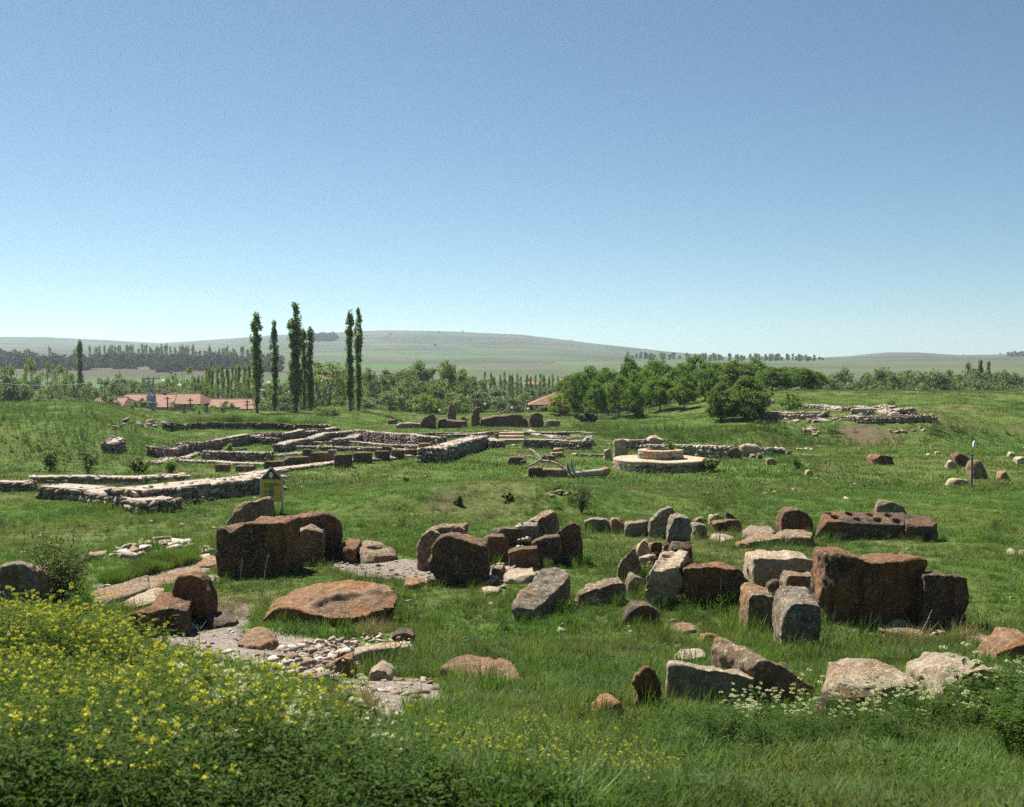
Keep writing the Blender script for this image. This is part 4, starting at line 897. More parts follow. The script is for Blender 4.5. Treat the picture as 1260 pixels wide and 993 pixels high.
# ---- round platform ----------------------------------------------------------------
def platform():
    c0 = ground(821, 583); R1 = 60 * c0.y / F; c = c0 + Vector((0, R1, 0)); c.z = gz(c.x, c.y) - 0.02
    root = empty('round_platform', c); tag(root, 'circular two-tiered stone platform with an orange-stained plaster top', 'platform')
    H1, H2, R2 = 0.48, 0.86, 0.47 * R1
    M_PLAST = rock_mat('stained_plaster', (0.58, 0.49, 0.36), (0.40, 0.30, 0.20), (0.48, 0.27, 0.11), (0.66, 0.59, 0.47), 0.34, 0.5)
    def disk(name, rin, rout, z0, z1, jit, seed, mat):
        V, Q = [], []; n = 96
        for k in range(n):
            a = 2 * pi * k / n; j = jit * float(vnoise(np.array([[cos(a) * 3, sin(a) * 3, seed]]), seed)[0])
            dz = 0.025 * float(vnoise(np.array([[cos(a) * 2, sin(a) * 2, seed + 3]]), seed)[0])
            for r, z in ((rout + j, z0), (rout + j + 0.03, z1 - 0.03 + dz), (rout + j, z1 + dz), (rin, z1 + dz * 0.3 + 0.02), (rin, z0)): V.append((r * cos(a), r * sin(a), z))
        for k in range(n):
            for i in range(4): Q.append((k * 5 + i, ((k + 1) % n) * 5 + i, ((k + 1) % n) * 5 + i + 1, k * 5 + i + 1))
        me = mesh(name, V, Q); o = link(name, me, mat, root, smooth=False); return o
    disk('lower_tier', 0.02, R1, -0.3, H1, 0.05, 41, M_PLAST)
    disk('upper_tier', R2 - 0.28, R2, H1 - 0.05, H2, 0.03, 42, M_PLAST)
    soil = disk('soil_fill', 0.02, R2 - 0.27, H1, H2 - 0.10, 0.0, 43, plain('dark_soil', (0.09, 0.07, 0.05), 1, 0.4, 5, 0.5))
    pl = Pile()
    for (R, z0, z1, s) in ((R1 - 0.02, -0.05, H1 - 0.10, 0.28), (R2 - 0.03, H1, H2 - 0.08, 0.22)):
        nc = max(1, int((z1 - z0) / (s * 0.62))); ch = (z1 - z0) / nc
        for cc in range(nc):
            a = random.random()
            while a < 6.6:
                l = s * random.uniform(0.7, 1.6); am = a + l / R / 2
                pl.add((R * cos(am), R * sin(am), z0 + (cc + 0.5) * ch), (l * 1.05, s * 0.7, ch * random.uniform(0.95, 1.2)), (random.uniform(-.1, .1), 0, am + pi / 2)); a += l / R
    Vs = pl.joined('masonry', isl_rock('platform_rubble', [(0, (0.12, 0.085, 0.06)), (0.4, (0.22, 0.14, 0.085)), (0.7, (0.28, 0.20, 0.135)), (1, (0.42, 0.36, 0.28))]), root)
    g = np.array([[c.x + R1 * rr * cos(a), c.y + R1 * rr * sin(a), c.z] for rr in np.linspace(0, 1, 40) for a in np.linspace(0, 6.28, 120)]); occupy(g)
    return root, c, R2, H2
PLAT, PLC, PLR, PLH = platform()

# ---- fallen tree -------------------------------------------------------------------
M_BARK = plain('weathered_bark', (0.36, 0.30, 0.24), 0.9, 0.45, 9, 0.8); M_WOOD = plain('broken_wood', (0.42, 0.20, 0.09), 0.9, 0.4, 14, 0.6)
def fallen():
    o0 = ground(722, 588); D = o0.y; root = empty('fallen_tree', o0); tag(root, 'bare fallen tree with a splintered reddish trunk end and grey limbs on the lawn', 'tree')
    def path(name, pts, r0, r1, mat=M_BARK, dy=0.0, dz=0):
        Q = []
        for k, (u, v) in enumerate(pts):
            p = at(u, v, D + dy * k / len(pts)); Q.append(p - o0)
        n = len(Q); V, Fc = tube(Q, [r0 + (r1 - r0) * k / (n - 1) + random.uniform(-.012, .012) for k in range(n)], 8)
        o = link(name, mesh(name, V, Fc), mat, root, smooth=True); occupy(np.array([q + o0 for q in Q]), 0.3, 1); return o
    path('trunk', [(746,580),(738,581.5),(728,582),(718,583),(708,584),(700,585.5)], 0.17, 0.11)
    path('splintered_end', [(750,577),(748,579),(744,580)], 0.10, 0.19, M_WOOD)
    path('broken_fork', [(709,585),(704,586),(699,586)], 0.11, 0.15, M_WOOD)
    path('limb', [(703,585),(696,578),(688,572),(678,568),(668,567),(662,566)], 0.085, 0.04, dy=0.8)
    path('limb', [(664,567),(658,563),(652,561),(644,560.5),(638,561)], 0.045, 0.02, dy=0.6)
    path('limb', [(663,567),(657,571),(651,573),(646,574.5)], 0.05, 0.025)
    path('limb', [(666,566),(661,559),(655,554),(651,552)], 0.045, 0.02, dy=1)
    path('twig', [(702,583),(700,576),(697,568)], 0.06, 0.035); path('twig', [(706,582),(704,573),(702,564)], 0.06, 0.035)
    path('twig', [(699,580),(697,572)], 0.04, 0.02); path('twig', [(688,572),(684,563),(686,556)], 0.03, 0.012); path('twig', [(678,568),(671,561),(664,558)], 0.028, 0.012); path('twig', [(694,577),(690,569),(693,562)], 0.028, 0.012)
    path('twig', [(658,563),(653,556),(646,553)], 0.022, 0.01); path('twig', [(652,561),(646,566),(640,568)], 0.022, 0.01); path('twig', [(712,583),(716,575),(714,568)], 0.028, 0.012)
    path('grey_limb', [(642,588),(650,586),(659,587),(668,590),(673,593)], 0.06, 0.04)
    path('red_limb', [(676,601),(684,597),(692,594),(700,592)], 0.07, 0.05, M_WOOD)
fallen()

# ---- information sign ------------------------------------------------------------------
def sign():
    b = ground(335, 632); s = b.y / F; root = empty('information_sign', b, radians(3)); tag(root, 'yellow information board with brown gable on two grey posts behind the boulders', 'sign')
    mg = plain('galvanised_steel', (0.42, 0.43, 0.44), 0.45, 0.1, 10, 0, 0.6); my = plain('yellow_board_paint', (0.62, 0.40, 0.07), 0.5, 0.12, 4); mb = plain('brown_board_paint', (0.10, 0.045, 0.03), 0.5, 0.2, 4)
    mk = plain('sign_lettering', (0.05, 0.045, 0.04), 0.6, 0.1); mgn = plain('green_map_print', (0.16, 0.26, 0.14), 0.6, 0.2); mw = plain('white_emblem', (0.7, 0.68, 0.62), 0.6, 0.1)
    X = lambda u: (u - 335) * s; Zc = lambda v: at(335, v, b.y).z - b.z
    for u in (321.5, 347.5): 
        z1 = Zc(590)
        link('post', box_mesh('post', X(u) - 0.028, X(u) + 0.028, -0.03, 0.03, -0.25, z1, 0.006), mg, root)
    link('board', box_mesh('board', X(322.5), X(346.5), -0.015, 0.015, Zc(617.5), Zc(590), 0.003), my, root)
    V = [(X(322), -0.018, Zc(589.6)), (X(347), -0.018, Zc(589.6)), (X(334.5), -0.018, Zc(577)), (X(322), 0.018, Zc(589.6)), (X(347), 0.018, Zc(589.6)), (X(334.5), 0.018, Zc(577))]
    gb = link('gable', mesh('gable', V, [(0,1,2),(5,4,3),(0,3,4,1),(1,4,5,2),(2,5,3,0)]), mb, root)
    for a, c in (((320.5, 590), (334.5, 575.4)), ((334.5, 575.4), (348.5, 590))):
        Vv, Ff = tube([(X(a[0]), 0, Zc(a[1])), (X(c[0]), 0, Zc(c[1]))], [0.032, 0.032], 6); link('gable_rail', mesh('gable_rail', Vv, Ff), mg, root)
    bm = bmesh.new(); bmesh.ops.create_cone(bm, cap_ends=True, segments=14, radius1=0.085, radius2=0.085, depth=0.012, matrix=Matrix.Translation((X(334), -0.026, Zc(584.5))) @ Matrix.Rotation(pi / 2, 4, 'X') @ Matrix.Scale(0.7, 4, (1, 0, 0))); link('emblem', bm_mesh('emblem', bm), mw, gb)
    k = 0
    for (u0, u1, v) in ((325, 344, 595), (325, 344, 597), (325, 332, 599), (325, 337, 604), (325, 336.5, 606), (325, 337, 609)):
        u = u0
        while u < u1 - 0.8:
            w_ = random.uniform(1.2, 3.0); link('lettering', box_mesh('lettering', X(u), X(min(u + w_, u1)), -0.0205, -0.0185, Zc(v + 0.45), Zc(v - 0.45)), mk, root); u += w_ + 0.5
    V = [(X(a), -0.0172, Zc(v)) for a, v in ((332, 595), (337, 595), (337, 611), (334, 613.5), (331, 611))]
    link('map_print', mesh('map_print', V + [(x, -0.0145, z) for x, y, z in V], [(0,1,2,3,4),(9,8,7,6,5)] + [(i, i + 5, (i + 1) % 5 + 5, (i + 1) % 5) for i in range(5)]), mgn, root)
sign()
# thin metal post and white marker on the right lawn
p = ground(1195.5, 601); s_ = p.y / F; r_ = empty('metal_post', p); tag(r_, 'thin blue-grey metal post standing among the right lawn boulders', 'post')
link('shaft', box_mesh('shaft', -0.032, 0.032, -0.032, 0.032, -0.2, 42 * s_, 0.01), plain('grey_blue_paint', (0.10, 0.12, 0.145), 0.5, 0.2), r_)
link('cap', box_mesh('cap', -0.055, 0.055, -0.055, 0.055, 42 * s_ + 0.002, 42 * s_ + 0.03, 0.01), MATS['grey_blue_paint'], r_)
p = ground(1199, 551); s_ = p.y / F; r_ = empty('survey_marker', p); tag(r_, 'small white pointed marker at the foot of the right mound', 'marker')
mw = plain('white_limewash', (0.78, 0.76, 0.70), 0.8, 0.1)
link('shaft', box_mesh('shaft', -0.085, 0.085, -0.085, 0.085, -0.1, 6 * s_, 0.02), mw, r_)
bm = bmesh.new(); bmesh.ops.create_cone(bm, segments=4, cap_ends=True, radius1=0.115, radius2=0.02, depth=3 * s_, matrix=Matrix.Translation((0, 0, 7.5 * s_ + 0.003)) @ Matrix.Rotation(pi / 4, 4, 'Z')); link('cap', bm_mesh('cap', bm), mw, r_)

# ================================================================== TREES
M_TRUNK = plain('tree_bark', (0.13, 0.105, 0.08), 0.95, 0.4, 8, 0.6)
M_GROVE = leaf_mat('grove_leaves', (0.070, 0.130, 0.020), (0.150, 0.220, 0.036), 0.48)
M_ROUND = leaf_mat('round_tree_leaves', (0.07, 0.12, 0.026), (0.15, 0.21, 0.045), 0.45)
M_POPL = leaf_mat('poplar_leaves', (0.105, 0.160, 0.042), (0.19, 0.25, 0.070), 0.50)
M_WILL = leaf_mat('willow_leaves', (0.095, 0.140, 0.050), (0.18, 0.23, 0.088), 0.46)
M_GREYL = leaf_mat('grey_olive_leaves', (0.105, 0.14, 0.062), (0.18, 0.21, 0.105), 0.42)
M_YELL = leaf_mat('yellow_green_leaves', (0.17, 0.22, 0.03), (0.26, 0.27, 0.045), 0.45)
M_LIME = leaf_mat('lime_leaves', (0.12, 0.20, 0.04), (0.18, 0.26, 0.06), 0.45)
M_PINE = leaf_mat('conifer_needles', (0.020, 0.038, 0.018), (0.040, 0.060, 0.026), 0.15)
M_SHRUB = leaf_mat('shrub_leaves', (0.075, 0.105, 0.028), (0.15, 0.18, 0.055), 0.40)
M_BROWN = leaf_mat('budding_twigs', (0.12, 0.10, 0.065), (0.17, 0.15, 0.085), 0.25)
M_FAR = leaf_mat('far_scrub', (0.060, 0.066, 0.042), (0.115, 0.118, 0.075), 0.2, 0.0)
def leaf_quads(C, L, rng, up=0.25):
    n = len(C); a = rng.normal(size=(n, 3)); a /= np.linalg.norm(a, axis=1, keepdims=True)
    b = rng.normal(size=(n, 3)); b[:, 2] += up; b -= a * (a * b).sum(1, keepdims=True); b /= np.linalg.norm(b, axis=1, keepdims=True)
    s = L * rng.uniform(0.6, 1.3, (n, 1)); w_ = s * rng.uniform(0.45, 0.8, (n, 1))
    V = np.stack([C - a * s, C + b * w_ * 0.9 - a * s * 0.1, C + a * s, C - b * w_ * 0.9 + a * s * 0.1], 1).reshape(-1, 3)
    return V, np.arange(4 * n).reshape(-1, 4)
def env_round(z, t0=0.26):          # radius fraction as a function of z fraction
    k = np.clip((z - t0) / (1 - t0), 0, 1); return np.sin(pi * k ** 0.8) ** 0.6
def make_tree(name, H, W, env, t0, nclump, nleaf, L, rc, seed, mat, trunk_r=0.14, stems=1, limbs=8, flat=0.8, lean=0.0, hollow=0.45):
    rng = np.random.default_rng(seed); cl = []
    ph = rng.uniform(0, 6.28, 3)
    while len(cl) < nclump:
        z = rng.uniform(t0, 0.985); a = rng.uniform(0, 2 * pi)
        lob = 1 + 0.16 * sin(3 * a + ph[0] + 4 * z) + 0.12 * sin(5 * a + ph[1] - 9 * z) + 0.10 * sin(13 * z + ph[2])
        R = float(env(z)) * W / 2 * lob
        if rng.random() > R / (W / 2) + 0.08: continue
        r = max(R - rc * 0.55, 0.0) * (hollow + (1 - hollow) * math.sqrt(rng.random()))
        cl.append((r * cos(a) + lean * z * z, r * sin(a), z * H))
    cl = np.array(cl); k = rng.integers(0, nclump, nclump * nleaf)
    sz = rng.uniform(0.6, 1.25, nclump)[k]
    off = rng.normal(size=(len(k), 3)); off /= np.maximum(np.linalg.norm(off, axis=1, keepdims=True), .01); off *= rng.random((len(k), 1)) ** 0.45
    C = cl[k] + off * np.stack([sz * rc, sz * rc, sz * rc * flat], 1)
    C[:, 2] = np.maximum(C[:, 2], t0 * H * 0.6)
    V, Q = leaf_quads(C, L, rng); crown = mesh_np(name + '_crown', V, Q); crown.materials.append(mat)
    V, Fc = [], []
    for s in range(stems):
        a = s * 2 * pi / max(stems, 1) + rng.random(); sp = 0 if stems == 1 else W * 0.20
        pts = [(cos(a) * sp * f * f * 1.2 + cos(a) * 0.15 * (stems > 1) + rng.normal() * 0.05 * f, sin(a) * sp * f * f * 1.2 + sin(a) * 0.15 * (stems > 1) + rng.normal() * 0.05 * f, (f * 0.85 - 0.03) * H) for f in np.linspace(0, 1, 7)]
        tube(pts, [trunk_r * (1.25 if i == 0 else 1) * (1 - 0.8 * i / 6) for i in range(7)], 7, V, Fc)
        for j in range(limbs // stems):
            c = cl[rng.integers(0, nclump)]; f = rng.uniform(0.3, 0.7); i = min(int(f * 6), 5); p0 = np.array(pts[i])
            if c[2] < p0[2]: c = c.copy(); c[2] = p0[2] + 0.3
            m_ = (p0 + c) / 2 + rng.normal(size=3) * 0.12
            tube([p0, m_, c], [trunk_r * 0.45, trunk_r * 0.3, trunk_r * 0.1], 5, V, Fc)
    tm = mesh(name + '_trunk', V, Fc); tm.materials.append(M_TRUNK)
    return dict(H=H, W=W, crown=crown, trunk=tm)
env_pop = lambda z: 0.55 + 0.45 * np.sin(pi * min(max(z, 0), 1) ** 0.9) if z < 0.93 else 0.55 * (1 - z) / 0.07 + 0.15
def env_pops(k):
    r = np.random.default_rng(300 + k); a, b, c = r.uniform(0.10, 0.28), r.uniform(0, 6.28), r.uniform(7, 14)
    return lambda z: max(0.12, env_pop(z) * (0.85 + a * sin(c * z + b)) + (0.25 if 0.72 < z < 0.92 and k % 3 == 0 else 0))
TP = {}
for k in range(5): TP['grove', k] = make_tree('grove', 6.0, 5.6, lambda z: env_round(z, 0.18), 0.22, 74, 105, 0.13, 0.72, 20 + k, M_GROVE, 0.13, 1, 9)
for k in range(2): TP['round', k] = make_tree('round', 4.6, 5.0, lambda z: env_round(z, 0.05), 0.10, 120, 125, 0.10, 0.55, 40 + k, M_ROUND, 0.15, 2, 10)
for k in range(7): TP['poplar', k] = make_tree('poplar', 16, 2.1, env_pops(k), 0.06, 120, 46, 0.17, 0.46, 50 + k, M_POPL, 0.22, 1, 14, 1.5, 0, 0.2)
for k in range(4): TP['slim', k] = make_tree('slim', 11, 1.9, lambda z: 0.35 + 0.65 * sin(pi * min(max((z - 0.12) / 0.88, 0), 1)), 0.16, 36, 42, 0.17, 0.48, 60 + k, M_POPL, 0.10, 1, 8, 1.6, 0, 0.2)
for k in range(4): TP['willow', k] = make_tree('willow', 10, 8.5, lambda z: env_round(z, 0.05), 0.06, 75, 75, 0.20, 1.0, 70 + k, M_WILL, 0.24, 2, 14)
for k in range(3): TP['loose', k] = make_tree('loose', 12, 7.5, lambda z: env_round(z, 0.3), 0.30, 44, 60, 0.19, 0.85, 80 + k, M_POPL, 0.17, 4, 16)
for k in range(4): TP['grey', k] = make_tree('grey', 9, 7.0, lambda z: env_round(z, 0.05), 0.06, 60, 70, 0.20, 0.95, 90 + k, M_GREYL, 0.2, 2, 12)
for k in range(2): TP['bushy', k] = make_tree('bushy', 4, 5, lambda z: env_round(z, -0.1), 0.04, 44, 60, 0.15, 0.65, 100 + k, M_LIME, 0.08, 3, 8)
TP['yellow', 0] = make_tree('yellow', 4.5, 4.0, lambda z: env_round(z, -0.05), 0.05, 44, 55, 0.14, 0.55, 110, M_YELL, 0.08, 3, 8)
for k in range(2): TP['pine', k] = make_tree('pine', 2.0, 1.4, lambda z: 1.02 - z, 0.04, 46, 40, 0.05, 0.18, 120 + k, M_PINE, 0.04, 1, 4, 0.6)
for k in range(2): TP['fpop', k] = make_tree('fpop', 12, 2.4, env_pop, 0.05, 26, 22, 0.42, 0.7, 130 + k, M_POPL, 0.2, 1, 0, 1.6, 0, 0.2)
for k in range(3): TP['fbush', k] = make_tree('fbush', 7, 7, lambda z: env_round(z, -0.1), 0.04, 24, 26, 0.50, 1.1, 140 + k, M_FAR, 0.2, 1, 0)
_cnt = {}
def tree(kind, u, d, vtop, wpx, label, group=None, vbase=None, name=None, cat='tree', parts=True, x=None):
    if d is None: g = ground(u, vbase); d = g.y
    X = ray(u, 480)[0] * d; z0 = gz(X, d); z1 = at(u, vtop, d).z
    ks = [k for k in TP if k[0] == kind]; i = _cnt.get(kind, 0); _cnt[kind] = i + 1; T = TP[ks[i % len(ks)]]
    H = max(z1 - z0, 0.5); Wm = wpx * d / F * (1.08 if kind == 'poplar' else 1.15 if kind in ('willow', 'loose', 'grey') else 1)
    if kind in ('willow', 'loose') and d > 145: H *= 1.07
    nm = name or {'poplar': 'poplar_tree', 'slim': 'young_poplar', 'willow': 'willow_tree', 'pine': 'conifer', 'fpop': 'distant_poplar', 'fbush': 'distant_tree', 'bushy': 'bush'}.get(kind, 'tree')
    rz = random.uniform(0, 6.28); sc = (Wm / T['W'] * random.uniform(0.95, 1.05), Wm / T['W'] * random.uniform(0.95, 1.05), H / T['H'])
    if parts:
        r = empty(nm, (X, d, z0), rz); r.scale = sc
        for pn, me in (('trunk', T['trunk']), ('crown', T['crown'])):
            o = bpy.data.objects.new(pn, me); COL.objects.link(o); o.parent = r
    else:
        r = bpy.data.objects.new(nm, T['crown']); COL.objects.link(r); r.location = (X, d, z0); r.rotation_euler = (0, 0, rz); r.scale = sc
    tag(r, label, cat, group); return r
# seven tall poplars
for (u, vt, w_, lab) in ((316,385,15,'tall slender poplar with a bulging top, at the village end of the row'), (338,395,11,'thin tall poplar beside the bulging-topped one'),
                        (364,371,20,'tallest and broadest poplar, leafy down to its foot'), (374,404,11,'narrow dark poplar touching the tallest one'), (382,402,12,'narrow dark poplar next to its twin by the tallest one'),
                        (431,383,14,'poplar with a pinched neck below its round head'), (441,380,11,'slim poplar standing beside the pinch-necked one')):
    tree('poplar', u, 112 + random.uniform(-3, 6), vt, w_, lab, 'tall poplars')
tree('poplar', 99, 205, 419, 10, 'lone dark poplar rising above the fields beyond the village', 'tall poplars')
# grove on the right mound
GL = 'fresh green round-headed tree in the grove behind the right mound'; GG = 'grove of trees behind the right mound'
for (u, d, vt, w_) in ((712,112,458,34),(726,120,451,42),(748,112,452,46),(772,120,441,50),(762,105,464,42),(790,112,452,46),(808,122,443,54),(812,106,462,46),(836,112,449,50),(858,122,439,54),(868,110,453,48),(884,120,446,50),
                        (905,118,443,56),(928,120,443,56),(950,114,452,48),(968,120,451,48),(986,116,453,44),(1000,122,457,38),(842,103,467,40),(735,104,470,28),(780,102,470,36),(700,122,462,34)):
    tree('grove', u, d, vt, w_, 'fresh green tree at the pavilion end of the grove' if u < 755 else ('fresh green round-headed tree in the heart of the grove' if u < 880 else 'broad leafy tree of the grove behind the dome-shaped tree'), GG)
tree('round', 888, None, 470, 42, 'bright leafy tree on the right mound, left neighbour of the dense round one', vbase=518)
tree('round', 919, None, 465, 64, 'dense dome-shaped tree on the right mound beside the bright leafy one', vbase=516)
tree('bushy', 972, None, 484, 30, 'spreading green bush beside the wall ruins on the right mound', vbase=505, cat='bush')
tree('bushy', 1096, None, 491, 14, 'small dark bush on top of the straight pale wall', vbase=503, cat='bush')
tree('bushy', 790, None, 505, 14, 'small bush halfway up the slope in front of the grove', vbase=516, cat='bush') if False else None
tree('bushy', 700, 112, 511, 50, 'dark low bush in the shade of the grove', cat='bush', group=None) if False else None
tree('yellow', 690, 116, 484, 44, 'yellow-green bush next to the red-roofed pavilion', cat='bush', name='bush')
tree('bushy', 524, 118, 485, 44, 'bright lime-green bush behind the ruined gate', cat='bush')
tree('bushy', 402, 104, 499, 34, 'low green bush at the foot of the poplars', cat='bush')
# valley trees
VG = 'trees along the valley behind the site'
for (k, u, d, vt, w_, lab) in (('loose',400,150,447,56,'tall open tree with several bare stems between the poplars'), ('loose',372,160,455,40,'open tree with bare stems behind the tallest poplar'),
        ('willow',462,160,460,52,'dark willow beside the slim poplar'), ('willow',494,170,456,48,'broad willow in the valley behind the ruined gate'), ('willow',508,150,468,60,'rounded grey willow standing in front of the broad valley willow'),
        ('willow',548,170,452,44,'willow with a domed head behind the lime-green bush'), ('willow',575,165,462,40,'dense dark willow at the edge of the young poplar plantation'), ('willow',480,140,478,46,'low spreading willow behind the tilted gate stone'),
        ('grey',530,200,453,40,'pale grey-green tree among the valley willows'), ('grey',570,200,458,40,'pale grey-green tree behind the dense dark willow'), ('willow',340,170,470,40,'bushy willow between the first two poplars'),
        ('willow',348,125,487,40,'low shrubby willow at the feet of the poplars'), ('willow',440,130,488,46,'shrubby willow at the foot of the pinch-necked poplar'), ('grey',610,150,478,40,'dark shrubby growth in front of the plantation'),
        ('grey',650,150,484,46,'shrubs beside the lamp posts behind the gate wall'), ('willow',690,150,470,30,'willow beside the far orange-roofed house')):
    tree(k, u, d, vt, w_, lab, VG)
for (k, u, d, vt, w_) in (('willow',452,185,458,40),('grey',478,195,455,44),('willow',515,190,452,48),('grey',505,205,456,40),('willow',562,190,453,44),('willow',590,185,468,34),('grey',590,150,482,40),('willow',420,175,458,44),('grey',445,140,484,40),('willow',535,150,478,40),('willow',560,140,482,42),('grey',625,140,487,44),('grey',672,140,487,34),('loose',395,165,450,50)):
    tree(k, u, d, vt, w_, {'willow': 'green willow in the packed trees between the poplars and the plantation', 'grey': 'grey-green tree in the packed trees between the poplars and the plantation', 'loose': 'tall many-stemmed tree behind the open one between the poplars'}[k], VG)
PL = 'thin young poplar in the plantation beyond the gate'
for k in range(17):
    tree('slim', 598 + k * 5.6 + random.uniform(-2, 2), 240 + random.uniform(-10, 25), 459 + random.uniform(-2, 5), 6.5, PL, 'young poplar plantation beyond the gate')
PL2 = 'young poplar in the dense plantation behind the village'
for k in range(19):
    tree('slim', 240 + k * 4.2 + random.uniform(-2, 2), 185 + random.uniform(-8, 22), 449 + random.uniform(-3, 7) + (k < 3) * 8, 8, PL2, 'poplar plantation behind the village')
for (k, u, d, vt, w_) in (('willow',8,180,450,40),('loose',40,190,442,26),('loose',62,200,446,26),('willow',85,190,458,24),('loose',76,180,455,30),('willow',30,150,478,40),('grey',52,135,486,34),('grey',80,140,488,34),('grey',110,170,470,28),
                          ('willow',135,180,468,34),('loose',150,200,460,24),('willow',165,185,468,26),('grey',205,190,470,40),('willow',122,150,478,30),('loose',212,200,456,18),('loose',232,195,455,26),('grey',180,190,470,30),('grey',4,150,462,50)):
    tree(k, u, d, vt, w_, {'willow': 'bushy willow in the trees beyond the left mound and village', 'loose': 'loose upright tree among the willows beyond the left mound', 'grey': 'grey-green rounded shrub tree beyond the left mound and village'}[k], 'trees beyond the left mound')
for (k, u, d, vt, w_) in (('grey',1020,190,462,40),('willow',1040,200,460,40),('grey',1062,190,458,44),('grey',1085,200,456,44),('willow',1100,185,462,40),('grey',1118,200,456,36),('willow',1138,180,460,26),('grey',1158,190,460,40),('grey',1180,200,461,40),
                          ('willow',1192,190,452,36),('grey',1225,185,463,44),('grey',1250,190,461,44),('willow',1275,190,458,40),('grey',1030,185,458,54),('willow',1075,180,458,50),('grey',1095,195,454,54),('willow',1125,190,458,54),('grey',1148,185,458,54),('willow',1170,195,460,50),('grey',1200,185,456,54),('grey',1210,170,466,50),('willow',1235,180,464,54),('grey',1262,180,464,50),('grey',1080,160,474,60),('grey',1120,160,474,60),('grey',1180,162,474,60),('grey',1140,165,470,44),('grey',1055,165,470,50),('grey',1100,160,472,44),('grey',1240,165,470,50),('grey',1010,165,468,34)):
    tree(k, u, d, vt, w_, {'willow': 'dark green tree in the belt behind the right mound', 'grey': 'soft grey-green tree in the belt behind the right mound'}[k], 'tree belt behind the right mound')
for u, vt in ((1206, 443), (1216, 444)): tree('poplar', u, 195, vt, 10, 'stubby poplar rising from the tree belt behind the right mound', 'tall poplars')
# young conifers on the terrace edge
for (u, vt) in ((135,497),(162,499),(226,502),(236,504),(254,498),(273,501),(245,505),(188,503)):
    tree('pine', u, 108 + random.uniform(-2, 3), vt, 11, 'small dark conifer on the terrace edge in front of the village', 'young conifers in front of the village')
# far poplars and far scrub
for k in range(95):
    u = random.choice([random.uniform(100, 320), random.uniform(130, 260), random.uniform(-20, 330)]); d = random.uniform(690, 800)
    tree('fpop', u, d, 424 + random.uniform(-4, 5) + abs(u - 190) * 0.035, 4.2, 'distant poplar in the long dark row below the left ridge', 'distant poplars below the left ridge', parts=False)
for k in range(110):
    u = random.uniform(770, 1012); d = random.uniform(900, 1100)
    tree('fpop', u, d, 435 + (u - 780) * 0.012 + random.uniform(-3, 3), 4.2, 'distant poplar on the skyline behind the grove', 'distant poplars behind the grove', parts=False)
for k in range(9): tree('fpop', 1240 + k * 4, 1500, 432 + random.uniform(-1, 1), 5, 'distant tree clump on the right ridge', 'distant trees on the right ridge', parts=False)
def far_wood(label, n, ur, dr, hr, mat=None):
    Vs, Qs, m = [], [], 0; rng = np.random.default_rng(len(label))
    for k in range(n):
        T = TP['fbush', k % 3]; me = T['crown']; co = np.empty(len(me.vertices) * 3, np.float32); me.vertices.foreach_get('co', co); co = co.reshape(-1, 3)
        u = rng.uniform(*ur); d = rng.uniform(*dr); X = ray(u, 480)[0] * d; s = rng.uniform(*hr) / 7
        Vs.append(co * s * np.array([1.25, 1.25, 1]) + np.array([X, d, gz(X, d) - 0.3])); Qs.append(np.arange(len(co)).reshape(-1, 4) + m); m += len(co)
    o = link('distant_wood', mesh_np('distant_wood', np.vstack(Vs), np.vstack(Qs)), mat or M_FAR); tag(o, label, 'wood', None, 'stuff')
far_wood('brown budding scrub below the distant poplars', 210, (-40, 340), (520, 700), (4, 9))
far_wood('dark tree patch on the hillside behind the poplars', 30, (388, 412), (1560, 1700), (8, 12))
far_wood('scattered bushes on the far hillside', 30, (300, 1300), (1300, 2400), (1.5, 4))
far_wood('grey-green valley thicket behind the site', 260, (-60, 1320), (220, 330), (5, 9), TP['grey', 0]['crown'].materials[0])

# ================================================================== VILLAGE AND PAVILION
def tile_mat():
    m, t, b, o = nmat('clay_roof_tiles'); v = objvec(t, False)
    w_ = node(t, 'ShaderNodeTexWave', inp={'Scale': 2.6, 'Distortion': 1.0}); w_.bands_direction = 'X'; t.links.new(v, w_.inputs['Vector'])
    w2 = node(t, 'ShaderNodeTexWave', inp={'Scale': 1.6, 'Distortion': 1.5}); w2.bands_direction = 'Z'; t.links.new(v, w2.inputs['Vector'])
    n = noise(t, v, 1.4, 5, 0.7)
    c = mix(t, ramp(t, n, [(0.3, 0), (0.7, 1)]), (0.21, 0.11, 0.072), (0.34, 0.20, 0.138))
    c = mix(t, 0.5, c, ramp(t, w_.outputs['Fac'], [(0, 0.6), (1, 1.2)]), 'MULTIPLY'); c = mix(t, 0.35, c, ramp(t, w2.outputs['Fac'], [(0, 0.6), (1, 1.2)]), 'MULTIPLY')
    t.links.new(c, b.inputs['Base Color']); bump(t, b, w_.outputs['Fac'], 0.5, 0.06); return m
M_TILE = tile_mat(); M_PLASTER = plain('village_plaster', (0.50, 0.44, 0.36), 0.9, 0.2, 2); M_GLASS = plain('dark_window_glass', (0.03, 0.035, 0.04), 0.15, 0.1); M_TIMB = plain('timber', (0.12, 0.07, 0.045), 0.8, 0.3, 5)
